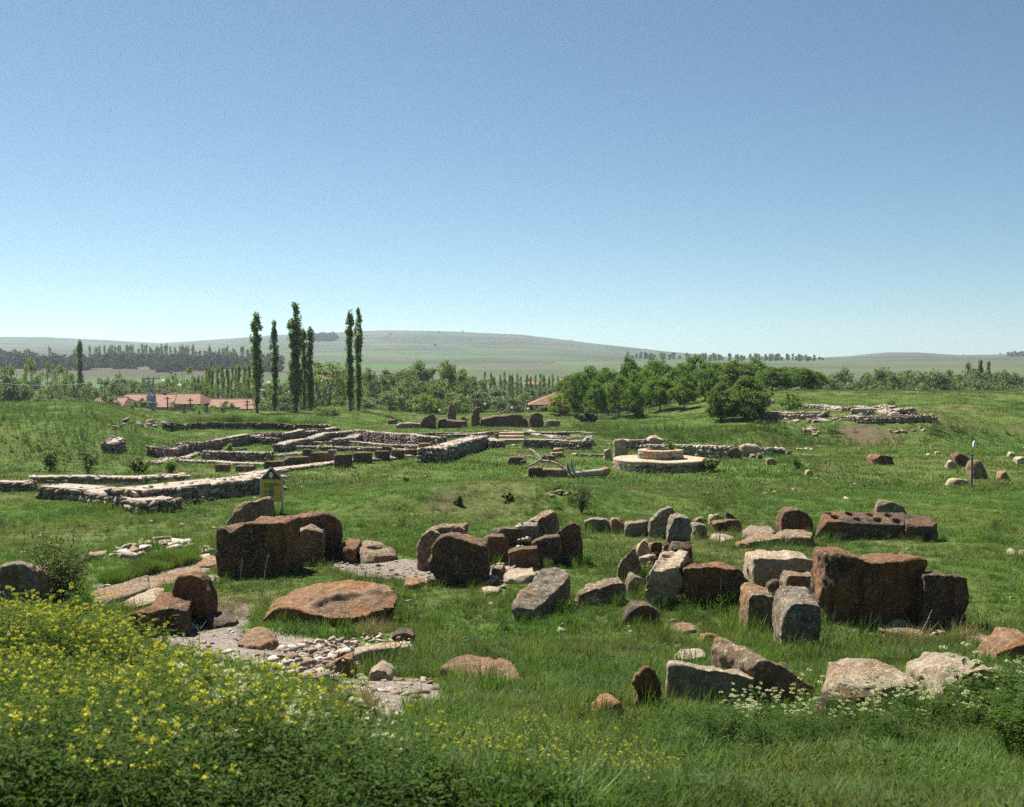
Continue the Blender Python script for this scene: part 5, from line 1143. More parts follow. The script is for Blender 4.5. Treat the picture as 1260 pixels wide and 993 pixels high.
def house(label, u0, u1, vr, ve, d, depth, hip=0.35, yaw=0.0, veranda=False, chim=False):
    x0, x1 = ray(u0, 480)[0] * d, ray(u1, 480)[0] * d; xc = (x0 + x1) / 2; w2 = (x1 - x0) / 2; z0 = gz(xc, d + depth / 2) - 0.1
    ze = at(630, ve, d).z - z0; zr = at(630, vr, d + depth / 2).z - z0
    r = empty('village_house', (xc, d + depth / 2, z0), yaw); tag(r, label, 'house', 'village houses'); D = depth / 2; o = 0.45
    link('wall', box_mesh('wall', -w2 + o, w2 - o, -D + o, D - o, -0.5, ze - 0.05), M_PLASTER, r)
    V = [(-w2, -D, ze - 0.15), (w2, -D, ze - 0.15), (w2, D, ze - 0.15), (-w2, D, ze - 0.15), (-w2, -D, ze), (w2, -D, ze), (w2, D, ze), (-w2, D, ze), (-w2 * (1 - hip), 0, zr), (w2 * (1 - hip), 0, zr)]
    rf = link('roof', mesh('roof', V, [(3, 2, 1, 0), (0, 1, 5, 4), (1, 2, 6, 5), (2, 3, 7, 6), (3, 0, 4, 7), (4, 5, 9, 8), (6, 7, 8, 9), (5, 6, 9), (7, 4, 8)]), M_TILE, r)
    Vv, Ff = tube([(-w2 * (1 - hip), 0, zr), (w2 * (1 - hip), 0, zr)], [0.12, 0.12], 6); link('ridge_tile', mesh('ridge_tile', Vv, Ff), M_TILE, rf)
    if chim: link('chimney', box_mesh('chimney', w2 * 0.3, w2 * 0.3 + 0.5, 0.1, 0.6, zr - 0.8, zr + 0.7), M_PLASTER, rf)
    n = max(1, int(w2 / 1.4)); zs = max(ze - 2.0, 0.5)
    for k in range(n):
        cx = -w2 + o + (k + 0.5) * (2 * w2 - 2 * o) / n
        if k == n // 2: link('door', box_mesh('door', cx - 0.5, cx + 0.5, -D + o - 0.05, -D + o + 0.02, -0.1, zs + 1.1), M_TIMB, r)
        else:
            wd = link('window', box_mesh('window', cx - 0.55, cx + 0.55, -D + o - 0.05, -D + o + 0.02, zs, zs + 1.1), M_TIMB, r)
            link('pane', box_mesh('pane', cx - 0.45, cx + 0.45, -D + o - 0.07, -D + o - 0.052, zs + 0.1, zs + 1.0), M_GLASS, wd)
    if veranda:
        for k in range(4): link('post', box_mesh('post', -w2 * 0.2 + k * 0.9, -w2 * 0.2 + k * 0.9 + 0.14, -D - 0.02, -D + 0.12, -0.5, ze - 0.16), M_TIMB, r)
    return r
house('low village house with a faded red roof at the end near the left mound', 100, 150, 489, 500, 150, 9, 0.25)
house('large village house with a broad tiled roof behind the transformer pole', 128, 212, 485, 501, 158, 12, 0.25, 0, False, True)
house('village house with a dark veranda beside the transformer pole', 188, 246, 484.5, 497, 160, 9, 0.35, 0, True)
house('long village house with a pale tiled roof near the poplars', 222, 310, 491, 501, 163, 9, 0.2)
house('small annex with a bright orange roof at the end of the village', 294, 314, 498.5, 503, 150, 4, 0.2)
house('pinkish house half hidden behind the open stems of a tree', 386, 408, 461, 467, 260, 8, 0.3)
house('far house with an orange roof behind the grove edge', 686, 712, 464.5, 470, 250, 8, 0.3)
house('far low house behind the young poplar plantation', 644, 664, 469, 473, 275, 8, 0.3)
house('pale house showing between the valley willows', 504, 524, 475, 481, 230, 8, 0.3)
house('hut with a pale roof at the foot of the poplars', 346, 356, 505, 508.5, 135, 3, 0.1)
for (k, u, d, vt, w_) in (('grey', 140, 140, 488, 22), ('grey', 176, 138, 490, 20), ('bushy', 165, 136, 494, 20), ('grey', 214, 138, 494, 14), ('bushy', 246, 140, 496, 22), ('grey', 280, 142, 492, 20), ('bushy', 262, 138, 499, 18), ('willow', 300, 172, 476, 30), ('grey', 118, 138, 494, 22), ('willow', 250, 176, 470, 26), ('willow', 180, 172, 470, 34), ('grey', 320, 130, 497, 22)):
    tree(k, u, d, vt, w_, {'grey': 'soft grey-green garden tree screening the village roofs', 'bushy': 'bright garden bush screening the village walls', 'willow': 'willow crown rising directly behind the village roofs'}[k], 'garden trees of the village', cat='bush' if k == 'bushy' else 'tree')
def pavilion():
    d = 124.0; x0, x1 = ray(650, 480)[0] * d, ray(712, 480)[0] * d; xc, w2, D = (x0 + x1) / 2, (x1 - x0) / 2, 2.6; z0 = gz(xc, d)
    ze = at(630, 498, d - D).z - z0; zr = at(630, 481, d).z - z0; r = empty('pavilion', (xc, d, z0)); tag(r, 'open pavilion with a hipped red tile roof on posts beside the grove', 'pavilion')
    V = [(-w2, -D, ze - 0.15), (w2, -D, ze - 0.15), (w2, D, ze - 0.15), (-w2, D, ze - 0.15), (-w2, -D, ze), (w2, -D, ze), (w2, D, ze), (-w2, D, ze), (w2 * 0.2, 0, zr), (w2 * 0.9, 0, zr)]
    link('roof', mesh('roof', V, [(3, 2, 1, 0), (0, 1, 5, 4), (1, 2, 6, 5), (2, 3, 7, 6), (3, 0, 4, 7), (4, 5, 9, 8), (6, 7, 8, 9), (5, 6, 9), (7, 4, 8)]), M_TILE, r)
    for sx in (-0.85, -0.3, 0.3, 0.85):
        for sy in (-0.85, 0.85): link('post', box_mesh('post', sx * w2 - 0.09, sx * w2 + 0.09, sy * D - 0.09, sy * D + 0.09, -0.3, ze - 0.155), M_TIMB, r)
    link('wall', box_mesh('wall', w2 * 0.35, w2 * 0.8, 0.2, 2.0, -0.3, ze - 0.2), mw, r)
    link('bench', box_mesh('bench', -w2 * 0.7, w2 * 0.2, 1.4, 1.8, 0.25, 0.42, 0.01), M_TIMB, r)
pavilion()
M_CONC = plain('grey_concrete', (0.36, 0.36, 0.35), 0.85, 0.2, 3)
M_BLUEP = plain('blue_grey_sheet', (0.20, 0.24, 0.29), 0.5, 0.2, 3)
def transformer():
    d = 140.0; X = ray(186, 480)[0] * d; z0 = gz(X, d); H = at(186, 464, d).z - z0; r = empty('transformer_pole', (X, d, z0)); tag(r, 'concrete power pole carrying a grey transformer above the village roofs', 'power pole')
    for s in (-0.35, 0.35):
        V, Fc = tube([(s, 0, -0.4), (s * 0.8, 0, H)], [0.18, 0.11], 8); link('pole', mesh('pole', V, Fc), M_CONC, r)
    link('crossarm', box_mesh('crossarm', -1.1, 1.1, -0.08, 0.08, H - 0.25, H - 0.1), M_CONC, r)
    for x in (-1, -0.5, 0.5, 1):
        V, Fc = tube([(x, 0, H - 0.1), (x, 0, H + 0.25)], [0.09, 0.05], 6); link('insulator', mesh('insulator', V, Fc), mw, r)
    link('platform', box_mesh('platform', -0.8, 0.8, -0.5, 0.5, H - 3.6, H - 3.45), M_CONC, r)
    tk = link('tank', box_mesh('tank', -0.5, 0.5, -0.4, 0.4, H - 3.448, H - 2.3, 0.05), M_BLUEP, r)
    for x in (-0.3, 0, 0.3):
        V, Fc = tube([(x, 0, H - 2.3), (x, 0, H - 1.9)], [0.07, 0.04], 6); link('bushing', mesh('bushing', V, Fc), mw, tk)
    k = empty('utility_kiosk', (X, d - 1.2, gz(X, d - 1.2))); tag(k, 'blue-grey metal kiosk at the foot of the transformer pole', 'kiosk')
    h = at(186, 495.5, d).z - k.location.z
    link('cabin', box_mesh('cabin', -0.9, 0.9, -0.6, 0.6, -0.2, h), M_BLUEP, k); link('roof', box_mesh('roof', -1.0, 1.0, -0.7, 0.7, h + 0.002, h + 0.12), M_CONC, k); link('door', box_mesh('door', -0.4, 0.4, -0.63, -0.602, 0.1, h - 0.3), M_CONC, k)
    # wire to the left
    A = Vector((X - 1.0, d, z0 + H + 0.25)); B = at(-40, 466, 150)
    pts = [A.lerp(B, t) - Vector((0, 0, 1.1 * 4 * t * (1 - t))) for t in np.linspace(0, 1, 14)]
    V, Fc = tube(pts, [0.03] * 14, 4); o = link('power_line', mesh('power_line', V, Fc), M_CONC); tag(o, 'thin sagging power line running from the transformer pole', 'wire')
transformer()
for (u, d, vt, lab) in ((234, 132, 490, 'plain dark pole standing in front of the long village house'), (206, 136, 488, 'slim pole in front of the veranda house'), (304, 135, 492, 'street lamp pole beside the bright orange annex')):
    X = ray(u, 480)[0] * d; z0 = gz(X, d); H = at(u, vt, d).z - z0; r = empty('utility_pole', (X, d, z0)); tag(r, lab, 'pole')
    V, Fc = tube([(0, 0, -0.3), (0, 0, H)], [0.11, 0.07], 8); link('shaft', mesh('shaft', V, Fc), M_TIMB, r)
    link('crossarm', box_mesh('crossarm', -0.35, 0.35, -0.04, 0.04, H - 0.3, H - 0.2), M_TIMB, r)
for (u, d, vt, lab) in ((597, 116, 497.5, 'globe lamp on a thin post by the end of the long gate wall'), (630, 118, 502, 'globe lamp above the middle of the long gate wall'), (650, 118, 503.5, 'globe lamp beside the humped gate block'), (541, 116, 505, 'globe lamp near the lime-green bush')):
    X = ray(u, 480)[0] * d; z0 = gz(X, d); H = at(u, vt, d).z - z0; r = empty('lamp_post', (X, d, z0)); tag(r, lab, 'lamp', 'globe lamps behind the gate')
    V, Fc = tube([(0, 0, -0.2), (0, 0, H - 0.12)], [0.05, 0.035], 6); link('shaft', mesh('shaft', V, Fc), M_TIMB, r)
    bm = bmesh.new(); bmesh.ops.create_icosphere(bm, subdivisions=2, radius=0.15, matrix=Matrix.Translation((0, 0, H))); link('globe', bm_mesh('globe', bm), mw, r, smooth=True)

# ================================================================== SHRUBS NEAR THE CAMERA
def shrub(label, u, vb, vt, wpx, nst, nl, L, mat, name='shrub', seed=1, spread=0.5, up=1.0, cat='shrub', d=None, rtw=0.012):
    b = ground(u, vb) if d is None else Vector((ray(u, 500)[0] * d, d, gz(ray(u, 500)[0] * d, d)))
    rng = np.random.default_rng(seed); s = b.y / F; H = (vb - vt) * s; W = wpx * s; V, Fc, C = [], [], []
    r = empty(name, b); tag(r, label, cat)
    for k in range(nst):
        a = rng.uniform(0, 6.28); sp = rng.uniform(0.1, 1.0) * W / 2; h = H * rng.uniform(0.55, 1.0) * (1 - 0.35 * (2 * sp / W) ** 2)
        pts = [np.array([cos(a) * sp * f ** 1.4, sin(a) * sp * f ** 1.4, h * f - 0.03]) + rng.normal(size=3) * 0.035 * f * H for f in np.linspace(0, 1, 6)]
        tube(pts, [rtw * (1 - 0.8 * i / 5) for i in range(6)], 4, V, Fc)
        for j in range(5):
            f = rng.uniform(0.3, 0.95); i = int(f * 5); p = pts[i]; q = p + rng.normal(size=3) * np.array([0.16, 0.16, 0.10]) * H + np.array([0, 0, 0.10 * H])
            tube([p, (p + q) / 2 + rng.normal(size=3) * 0.02, q], [rtw * 0.5, rtw * 0.4, rtw * 0.15], 3, V, Fc)
            m_ = nl // (nst * 5); tt = rng.random((m_, 1)); C.append(p + (q - p) * tt + rng.normal(size=(m_, 3)) * 0.05 * H)
    link('branches', mesh('branches', V, Fc), M_TRUNK, r)
    Vl, Ql = leaf_quads(np.vstack(C), L, rng, 0.6); link('foliage', mesh_np('foliage', Vl, Ql), mat, r); return r
shrub('leafy shrub with many thin stems above the yellow flowers', 66, 738, 622, 105, 24, 3400, 0.026, M_SHRUB, seed=4, d=17.8)
shrub('thin sapling on the flank of the left mound, farther from the bush', 63, 580, 528, 36, 4, 420, 0.07, M_SHRUB, 'sapling', 5, cat='sapling', rtw=0.03)
shrub('forked sapling beside the low scattered rubble wall', 108, 583, 538, 40, 6, 420, 0.055, M_SHRUB, 'sapling', 6, cat='sapling', rtw=0.03)
shrub('dark rounded bush beside the forked sapling', 172, 582, 560, 42, 14, 1100, 0.06, M_SHRUB, seed=7, rtw=0.02)
shrub('feathery green plant by the pale broken footing', 210, 582, 556, 28, 12, 700, 0.05, M_LIME, seed=8, rtw=0.012)
shrub('green weed growing against the dark-faced low wall', 282, 562, 542, 16, 8, 360, 0.08, M_LIME, seed=9, rtw=0.012)
shrub('wiry bush with bare stalks on the bank in front of the fallen tree', 716, 632, 585, 44, 16, 500, 0.035, M_SHRUB, seed=10, rtw=0.012)
shrub('small dark weed tuft on the lawn', 500, 594, 586, 14, 8, 240, 0.05, M_PINE, seed=11)
shrub('low shadowy weed clump on the brown bank', 565, 622, 607, 18, 9, 300, 0.05, M_SHRUB, seed=12)
shrub('weed clump beside the low shadowy one on the brown bank', 625, 615, 604, 18, 9, 260, 0.05, M_SHRUB, seed=13)
shrub('green bush against the retaining wall behind the round platform', 893, 563, 545, 22, 10, 600, 0.07, M_LIME, seed=14)
shrub('dark weeds hugging the side of the round platform', 874, 580, 560, 30, 10, 700, 0.07, M_SHRUB, seed=15)
shrub('pale stalky weeds growing inside the upper tier of the platform', 826, 566, 545, 30, 8, 260, 0.05, M_LIME, seed=16, d=PLC.y).location.z = PLC.z + PLH - 0.1
shrub('wiry weed beside the pale cobble on the open lawn', 980, 577, 556, 20, 8, 220, 0.05, M_SHRUB, seed=17)
shrub('low dark bush on the slope below the grove', 722, 520, 508, 46, 14, 1500, 0.16, M_PINE, seed=18, rtw=0.02)
shrub('small rounded bush halfway up the slope in front of the grove', 788, 515, 504, 18, 10, 600, 0.12, M_SHRUB, seed=19, rtw=0.02)

# ================================================================== GRASS AND FLOWERS (uncountable: stuff)
M_GRASS = leaf_mat('grass_blades', (0.056, 0.118, 0.021), (0.115, 0.190, 0.037), 0.38, 0.15, 0.4, (0.155, 0.178, 0.058))
M_GRASSD = leaf_mat('dry_grass_blades', (0.17, 0.14, 0.07), (0.28, 0.23, 0.13), 0.3, 0.1)
M_WEED = leaf_mat('weed_leaves', (0.040, 0.085, 0.016), (0.095, 0.150, 0.032), 0.38, 0.06, 0.4)
M_FLOW = leaf_mat('mustard_petals', (0.44, 0.40, 0.035), (0.56, 0.53, 0.09), 0.30, 0.1, 0.15)
M_CREAM = leaf_mat('cream_petals', (0.44, 0.46, 0.26), (0.58, 0.58, 0.40), 0.25, 0.1, 0.1)
M_MSTEM = leaf_mat('mustard_stems', (0.085, 0.135, 0.045), (0.14, 0.19, 0.06), 0.35, 0.2, 0.3)
def blades(n, h, w_, rad, rng, bend=0.5, V=None, T=None, z0=0.0):
    V = [] if V is None else V; T = [] if T is None else T
    for k in range(n):
        a = rng.uniform(0, 6.28); r = rad * math.sqrt(rng.random()); p = np.array([r * cos(a), r * sin(a), -0.03 + z0]); a2 = rng.uniform(0, 6.28)
        hh = h * rng.uniform(0.5, 1.15); d = np.array([cos(a2), sin(a2), 0]) * hh * bend * rng.uniform(0.2, 1.1); s = np.array([-sin(a2), cos(a2), 0]) * w_ * rng.uniform(0.7, 1.3)
        m_ = p + d * 0.35 + np.array([0, 0, hh * 0.6]); e = p + d + np.array([0, 0, hh]); b = len(V)
        V += [p - s, p + s, m_ + s * 0.8, m_ - s * 0.8, e]; T += [(b, b + 1, b + 2), (b, b + 2, b + 3), (b + 3, b + 2, b + 4)]
    return V, T
def leaves(n, h, L, rad, rng, V, T, zlo=0.1, wd=0.22):
    for k in range(n):
        a = rng.uniform(0, 6.28); z = h * rng.uniform(zlo, 1.0); r = rad * rng.uniform(0.0, 0.7); p = np.array([r * cos(a), r * sin(a), z])
        d = np.array([cos(a), sin(a), rng.uniform(-0.3, 0.6)]); d /= np.linalg.norm(d); s = np.array([-sin(a), cos(a), rng.uniform(-.3, .3)]); l = L * rng.uniform(0.6, 1.3); b = len(V)
        m_ = p + d * l * 0.5 + np.array([0, 0, l * 0.12]); V += [p, m_ + s * l * wd, p + d * l, m_ - s * l * wd]; T += [(b, b + 1, b + 2), (b, b + 2, b + 3)]
def petals(c, n, R, L, rng, V, T, flat=1.0):
    for k in range(n):
        o = rng.normal(size=3); o /= np.linalg.norm(o); p = c + o * R * rng.random() ** 0.4 * np.array([1, 1, flat]); a = rng.normal(size=3); a[2] *= 0.5; a /= np.linalg.norm(a); s = np.cross(a, rng.normal(size=3)); s /= np.linalg.norm(s); b = len(V)
        V += [p - a * L, p + s * L, p + a * L, p - s * L]; T += [(b, b + 1, b + 2), (b, b + 2, b + 3)]
def proto(name, groups):
    """groups: list of (V, T, material); returns an object kept out of the scene, used only as an instance source"""
    me = bpy.data.meshes.new(name); V, T, mi = [], [], []
    for k, (v, t, m) in enumerate(groups):
        b = len(V); V += [tuple(map(float, p)) for p in v]; T += [tuple(i + b for i in q) for q in t]; mi += [k] * len(t); me.materials.append(m)
    me.from_pydata(V, [], T); me.polygons.foreach_set('material_index', mi); me.update()
    return bpy.data.objects.new(name, me)
rg = np.random.default_rng(5)
PR = {'g0': [proto('grass_tuft', [blades(22, 0.12, 0.0028, 0.10, rg, 0.9) + (M_GRASS,)]) for k in range(5)],
      'g1': [proto('grass_tuft', [blades(30, 0.10, 0.0055, 0.20, rg, 1.0) + (M_GRASS,)]) for k in range(5)],
      'g2': [proto('grass_tuft', [blades(30, 0.10, 0.013, 0.42, rg, 1.0) + (M_GRASS,)]) for k in range(4)],
      'tall': [proto('tall_grass', [blades(20, 0.36, 0.0045, 0.10, rg, 0.55) + (M_GRASS,)]) for k in range(4)],
      'dry': [proto('dry_tuft', [blades(22, 0.26, 0.003, 0.12, rg, 0.9) + (M_GRASSD,)]) for k in range(3)]}
def weed(h, n, L):
    V, T = [], []; leaves(n, h, L, 0.12, rg, V, T, 0.05); V2, T2 = blades(5, h, 0.004, 0.03, rg, 0.3); return proto('weed', [(V, T, M_WEED), (V2, T2, M_MSTEM)])
PR['weed'] = [weed(0.24, 110, 0.036), weed(0.30, 120, 0.032), weed(0.18, 90, 0.038)]
PR['bigweed'] = [weed(0.50, 150, 0.055), weed(0.58, 170, 0.05)]
PR['ground_weed'] = [weed(0.07, 40, 0.026), weed(0.09, 46, 0.022)]
def mustard(h, nst):
    V, T = [], []; S, ST = [], []; P, PT = [], []
    leaves(60, h * 0.95, 0.055, 0.15, rg, V, T, 0.05, 0.10)
    for k in range(nst):
        a = rg.uniform(0, 6.28); l = h * rg.uniform(0.72, 1.05); e = np.array([cos(a) * 0.15 * rg.random(), sin(a) * 0.15 * rg.random(), l]); b = len(S)
        s = np.array([-sin(a), cos(a), 0]) * 0.0028; s2 = np.array([cos(a), sin(a), 0]) * 0.0028
        for ss in (s, s2):
            b = len(S); S += [-ss, ss, e * [0.5, 0.5, 0.6] + ss * .8, e * [0.5, 0.5, 0.6] - ss * .8, e]; ST += [(b, b + 1, b + 2), (b, b + 2, b + 3), (b + 3, b + 2, b + 4)]
        petals(e, 11, 0.016, 0.0075, rg, P, PT, 0.75)
        for j in range(3):
            q = e * rg.uniform(0.72, 0.95); leaves(1, 0.01, 0.03, 0.01, rg, V, T); 
        if rg.random() < 0.5: petals(e * 0.86 + rg.normal(size=3) * 0.03, 7, 0.016, 0.0075, rg, P, PT, 0.75)
    return proto('mustard', [(V, T, M_MSTEM), (S, ST, M_MSTEM), (P, PT, M_FLOW)])
PR['mustard'] = [mustard(0.50, 2), mustard(0.58, 3), mustard(0.42, 2), mustard(0.52, 2)]
def umbel(h):
    V, T = [], []; S, ST = [], []; P, PT = [], []; leaves(40, h * 0.8, 0.07, 0.14, rg, V, T, 0.05)
    for k in range(6):
        a = rg.uniform(0, 6.28); e = np.array([cos(a) * 0.18, sin(a) * 0.18, h * rg.uniform(0.8, 1.1)]) * [rg.random(), rg.random(), 1]; b = len(S)
        S += [np.array([-0.003, 0, 0]), np.array([0.003, 0, 0]), e]; ST += [(b, b + 1, b + 2)]; petals(e, 26, 0.032, 0.0075, rg, P, PT, 0.35)
    return proto('umbel', [(V, T, M_WEED), (S, ST, M_MSTEM), (P, PT, M_CREAM)])
PR['umbel'] = [umbel(0.42), umbel(0.50)]
def daisy():
    V, T = [], []; P, PT = [], []; leaves(14, 0.12, 0.05, 0.08, rg, V, T)
    for k in range(7): petals(np.array([rg.normal() * 0.12, rg.normal() * 0.12, 0.17 + rg.random() * 0.06]), 7, 0.02, 0.014, rg, P, PT, 0.3)
    return proto('daisy', [(V, T, M_WEED), (P, PT, M_CREAM)])
PR['daisy'] = [daisy(), daisy()]

def scatter(name, label, kind, X, Y, smin, smax, cat, sink=0.0, tilt=0.15):
    X = np.asarray(X); Y = np.asarray(Y)
    i = ((X + GX) / GS).astype(int); j = (Y / GS).astype(int); ins = (i >= 0) & (j >= 0) & (i < OCC.shape[0]) & (j < OCC.shape[1])
    ok = np.ones(len(X), bool); ok[ins] = ~OCC[i[ins], j[ins]]; X, Y = X[ok], Y[ok]
    n = len(X); Z = ZC + h_rel(X, Y) - sink; me = bpy.data.meshes.new(name); me.vertices.add(n); me.vertices.foreach_set('co', np.stack([X, Y, Z], 1).astype(np.float32).ravel())
    r = np.stack([RNG.normal(0, tilt, n), RNG.normal(0, tilt, n), RNG.uniform(0, 6.28, n)], 1).astype(np.float32); a = me.attributes.new('rot', 'FLOAT_VECTOR', 'POINT'); a.data.foreach_set('vector', r.ravel())
    patch = np.clip(1 + 0.45 * n2(X, Y, 0.7, 61) + 0.45 * n2(X, Y, 2.2, 62), 0.35, 2)
    a = me.attributes.new('scl', 'FLOAT', 'POINT'); a.data.foreach_set('value', (RNG.uniform(smin, smax, n) * patch).astype(np.float32))
    a = me.attributes.new('idx', 'INT', 'POINT'); a.data.foreach_set('value', RNG.integers(0, len(PR[kind]), n).astype(np.int32))
    me.update(); o = link(name, me); tag(o, label, cat, None, 'stuff')
    ng = bpy.data.node_groups.new('scatter_' + name, 'GeometryNodeTree'); ng.interface.new_socket('Geometry', in_out='INPUT', socket_type='NodeSocketGeometry'); ng.interface.new_socket('Geometry', in_out='OUTPUT', socket_type='NodeSocketGeometry')
    N = ng.nodes; gi = N.new('NodeGroupInput'); go = N.new('NodeGroupOutput'); ip = N.new('GeometryNodeInstanceOnPoints'); jn = N.new('GeometryNodeJoinGeometry')
    for p in reversed(PR[kind]):
        oi = N.new('GeometryNodeObjectInfo'); oi.inputs['Object'].default_value = p; oi.inputs['As Instance'].default_value = True; ng.links.new(oi.outputs['Geometry'], jn.inputs[0])
    def na(nm, ty):
        q = N.new('GeometryNodeInputNamedAttribute'); q.data_type = ty; q.inputs['Name'].default_value = nm; return q.outputs['Attribute']
    er = N.new('FunctionNodeEulerToRotation'); ng.links.new(na('rot', 'FLOAT_VECTOR'), er.inputs[0])
    ng.links.new(gi.outputs[0], ip.inputs['Points']); ng.links.new(jn.outputs[0], ip.inputs['Instance']); ip.inputs['Pick Instance'].default_value = True
    ng.links.new(na('idx', 'INT'), ip.inputs['Instance Index']); ng.links.new(er.outputs[0], ip.inputs['Rotation']); ng.links.new(na('scl', 'FLOAT'), ip.inputs['Scale']); ng.links.new(ip.outputs[0], go.inputs[0])
    md = o.modifiers.new('scatter', 'NODES'); md.node_group = ng
    return o
def fan(n, d0, d1, p=1.0, half=0.56):
    d = d0 + (d1 - d0) * RNG.random(n) ** p; x = RNG.uniform(-1, 1, n) * (half * d + 3.0); return x, d
def drop_dirt(x, y, lim=0.45, keep=0.03):
    m = dirt_mask(x, y); k = ((m < lim) | (RNG.random(len(x)) < keep)) & (RNG.random(len(x)) > soil_mask(x, y) * 1.1 - 0.25); return x[k], y[k]
def in_px(n, poly, d0, d1, half=0.56):
    """random ground points inside an area outlined on the ground"""
    P = [tuple(ground(u, v)[:2]) for u, v in poly]; lo, hi = np.min(P, 0), np.max(P, 0); x = RNG.uniform(lo[0], hi[0], n * 4); y = RNG.uniform(lo[1], hi[1], n * 4); k = in_poly(x, y, P); return x[k][:n], y[k][:n]
x, y = fan(76000, 1.6, 15.5); x, y = drop_dirt(x, y); scatter('near_grass', 'short green grass covering the ground close by', 'g0', x, y, 0.6, 1.25, 'grass')
x, y = fan(52000, 13, 42); x, y = drop_dirt(x, y); scatter('lawn_grass', 'short green grass between the boulders', 'g1', x, y, 0.55, 1.15, 'grass')
x, y = fan(46000, 38, 125); x, y = drop_dirt(x, y); scatter('meadow_grass', 'grass of the excavation field and mounds', 'g2', x, y, 0.6, 1.3, 'grass')
# taller grass hugging stones
D = OCC.copy()
for di in range(-2, 3):
    for dj in range(-2, 3): D |= np.roll(np.roll(OCC, di, 0), dj, 1)
ii, jj = np.nonzero(D & ~OCC); yy = (jj + RNG.random(len(jj))) * GS; xx = (ii + RNG.random(len(ii))) * GS - GX
k = (yy < 33) & (RNG.random(len(yy)) < 0.35); x, y = drop_dirt(xx[k], yy[k], 0.4, 0.0); scatter('tall_grass', 'taller grass growing around the feet of the boulders', 'tall', x, y, 0.4, 0.9, 'grass')
x, y = in_px(900, [(120,716),(180,698),(240,686),(245,692),(190,706),(140,722)], 10, 30); scatter('tall_grass', 'strip of long grass beside the paving slabs', 'tall', x, y, 0.6, 1.0, 'grass')
x, y = fan(9000, 8, 36); k = dry_mask(x, y) > 0.55; x, y = drop_dirt(x[k], y[k]); scatter('dry_grass', 'dry straw-coloured grass among the green', 'dry', x, y, 0.3, 0.7, 'grass')
x, y = fan(6000, 36, 110); k = dry_mask(x, y) > 0.6; scatter('dry_grass', 'dry grass patches over the distant mounds', 'dry', x[k], y[k], 0.6, 1.2, 'grass')
for poly, n, lab in (([(430,792),(450,772),(485,768),(492,780),(455,796)], 150, 'brown dead stems beside the broad tilted slab'), ([(395,872),(440,862),(480,872),(450,890),(410,888)], 150, 'brown dead stems on the lower gravel patch'), ([(250,772),(262,742),(300,745),(300,765)], 90, 'dead stems behind the chair-shaped block'),
                     ([(1060,785),(1120,776),(1215,790),(1180,798),(1090,796)], 160, 'dead stems in front of the dark orthostats'), ([(600,704),(640,694),(680,696),(660,704)], 60, 'dead stems inside the stone ring')):
    x, y = in_px(n, poly, 5, 30); scatter('dead_stems', lab, 'dry', x, y, 0.5, 1.2, 'dead grass', tilt=0.5)
_w = [tground(u, v, 0.3) for u, v in ((205,521),(230,521),(260,519),(310,520),(350,521),(400,522))]; _x, _y = [], []
for a, b in zip(_w, _w[1:]):
    for k in range(150):
        q = a.lerp(b, random.random()); _x.append(q.x); _y.append(q.y + random.choice((-0.45, 0.5)) + random.uniform(-0.15, 0.5))
scatter('bank_grass', 'rank grass hanging over the overgrown retaining wall', 'tall', _x, _y, 0.9, 2.2, 'grass')
# low broad-leaved weeds in the foreground
x, y = fan(8000, 1.6, 15); x, y = drop_dirt(x, y); scatter('ground_weeds', 'low broad-leaved weeds mixed into the near grass', 'ground_weed', x, y, 0.7, 1.5, 'weeds')
x, y = fan(2400, 13, 32); x, y = drop_dirt(x, y); k = n2(x, y, 0.45, 71) > 0.0; scatter('ground_weeds', 'low broad-leaved weeds between the boulders', 'weed', x[k], y[k], 0.5, 1.0, 'weeds')
x, y = in_px(2300, [(-60,800),(120,815),(300,880),(420,925),(500,960),(560,1010),(600,1060),(-120,1060)], 2, 14); scatter('leafy_weeds', 'leafy undergrowth below the yellow flowers', 'weed', x, y, 0.4, 0.75, 'weeds')
x, y = in_px(700, [(790,915),(860,896),(930,902),(1000,893),(1050,880),(1120,880),(1290,872),(1330,940),(1230,925),(1130,935),(1040,920),(960,935),(880,925)], 5, 16); k = n2(x, y, 1.1, 95) + 0.6 * n2(x, y, 3.0, 96) > -0.1; x, y = x[k], y[k]; scatter('leafy_weeds', 'tall leafy weeds in front of the fallen row of blocks', 'bigweed', x, y, 0.15, 0.42, 'weeds')
x, y = in_px(230, [(1200,890),(1290,880),(1330,960),(1240,940)], 5, 16); scatter('leafy_weeds', 'dark glossy weed clump beside the speckled boulder', 'bigweed', x, y, 0.45, 0.7, 'weeds')
x, y = fan(2600, 4, 30); x, y = drop_dirt(x, y); k = n2(x, y, 0.35, 91) > 0.25; scatter('seed_grass', 'clumps of longer flowering grass in the lawn', 'tall', x[k], y[k], 0.35, 0.75, 'grass')
x, y = in_px(1500, [(700,522),(800,530),(900,530),(1000,526),(1150,522),(1280,526),(1280,546),(1100,549),(900,549),(760,546)], 50, 90); x, y = drop_dirt(x, y); scatter('bank_weeds', 'dark weeds added on the steep face of the right mound to deepen its shade', 'bigweed', x, y, 0.4, 0.9, 'weeds')  # added dark weeds stand in for the shade on this slope
x, y = in_px(900, [(0,500),(90,505),(170,530),(210,560),(150,576),(60,572),(0,560)], 40, 90); scatter('bank_weeds', 'rank weeds covering the flank of the left mound', 'bigweed', x, y, 0.3, 0.8, 'weeds')
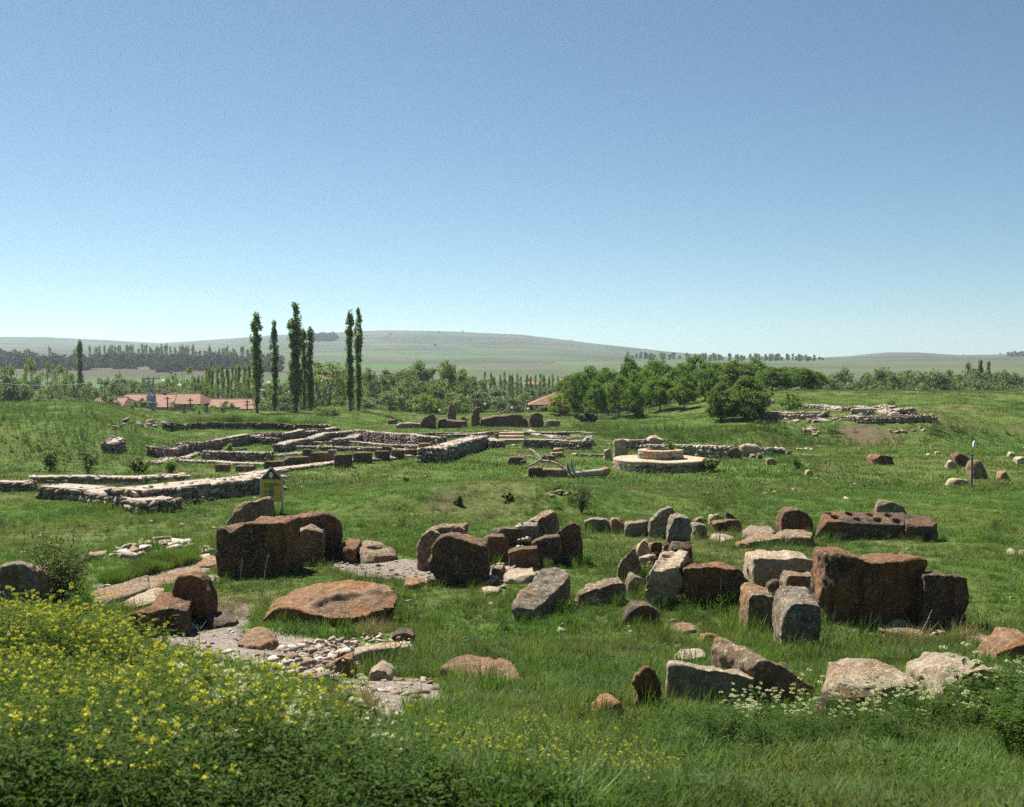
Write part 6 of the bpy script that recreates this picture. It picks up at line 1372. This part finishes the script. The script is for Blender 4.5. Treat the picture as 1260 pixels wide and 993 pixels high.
# flowers
FP = [(-90,795),(60,806),(190,848),(300,882),(390,915),(450,945),(420,975),(330,1000),(330,1060),(-140,1060)]
x, y = in_px(4800, FP, 2, 14); k = RNG.random(len(x)) < np.interp(y, [3, 5, 7.5, 9.5], [0.10, 0.30, 0.85, 1.0]) * (0.65 + 0.35 * sst(-0.2, 0.3, n2(x, y, 0.9, 81))); x, y = x[k], y[k]; scatter('mustard_flowers', 'dense drift of yellow mustard flowers on the near bank', 'mustard', x, y, 0.45, 0.72, 'flowers')
x, y = in_px(420, [(-90,785),(40,792),(200,842),(330,890),(300,910),(150,860),(-80,815)], 2, 14); scatter('mustard_flowers', 'yellow mustard along the crest of the near bank', 'mustard', x, y, 0.5, 0.78, 'flowers')
x, y = in_px(420, [(430,910),(600,905),(700,910),(840,960),(820,1010),(600,1010),(420,985)], 2, 14); scatter('mustard_flowers', 'loose yellow mustard in the grass at the foot of the bank', 'mustard', x, y, 0.26, 0.42, 'flowers')
x, y = in_px(75, [(830,900),(930,880),(1080,882),(1260,872),(1290,900),(1060,915),(960,920)], 2, 16); scatter('cream_flowers', 'cream flower heads among the tall weeds', 'umbel', x, y, 0.5, 0.85, 'flowers')
x, y = in_px(22, [(250,925),(430,945),(560,985),(250,985)], 2, 14); scatter('cream_flowers', 'few cream flower heads in the leafy undergrowth', 'umbel', x, y, 0.4, 0.7, 'flowers')
x, y = in_px(60, [(180,606),(235,604),(310,632),(290,655),(220,650),(190,630)], 20, 45); scatter('daisies', 'white daisies in the grass beyond the paving', 'daisy', x, y, 0.4, 0.8, 'flowers')

# ================================================================== HAZE
hz = box_mesh('haze', -3600, 3600, -3600, 3600, ZC - 75, ZC + 110)
mh = bpy.data.materials.new('thin_haze'); mh.use_nodes = True; t = mh.node_tree; t.nodes.clear(); ho = t.nodes.new('ShaderNodeOutputMaterial'); pv = t.nodes.new('ShaderNodeVolumePrincipled')
pv.inputs['Color'].default_value = (0.74, 0.86, 1.0, 1); pv.inputs['Density'].default_value = 0.00017; pv.inputs['Anisotropy'].default_value = 0.45
t.links.new(pv.outputs[0], ho.inputs['Volume'])
HZ = link('haze', hz, mh); tag(HZ, kind='stuff')
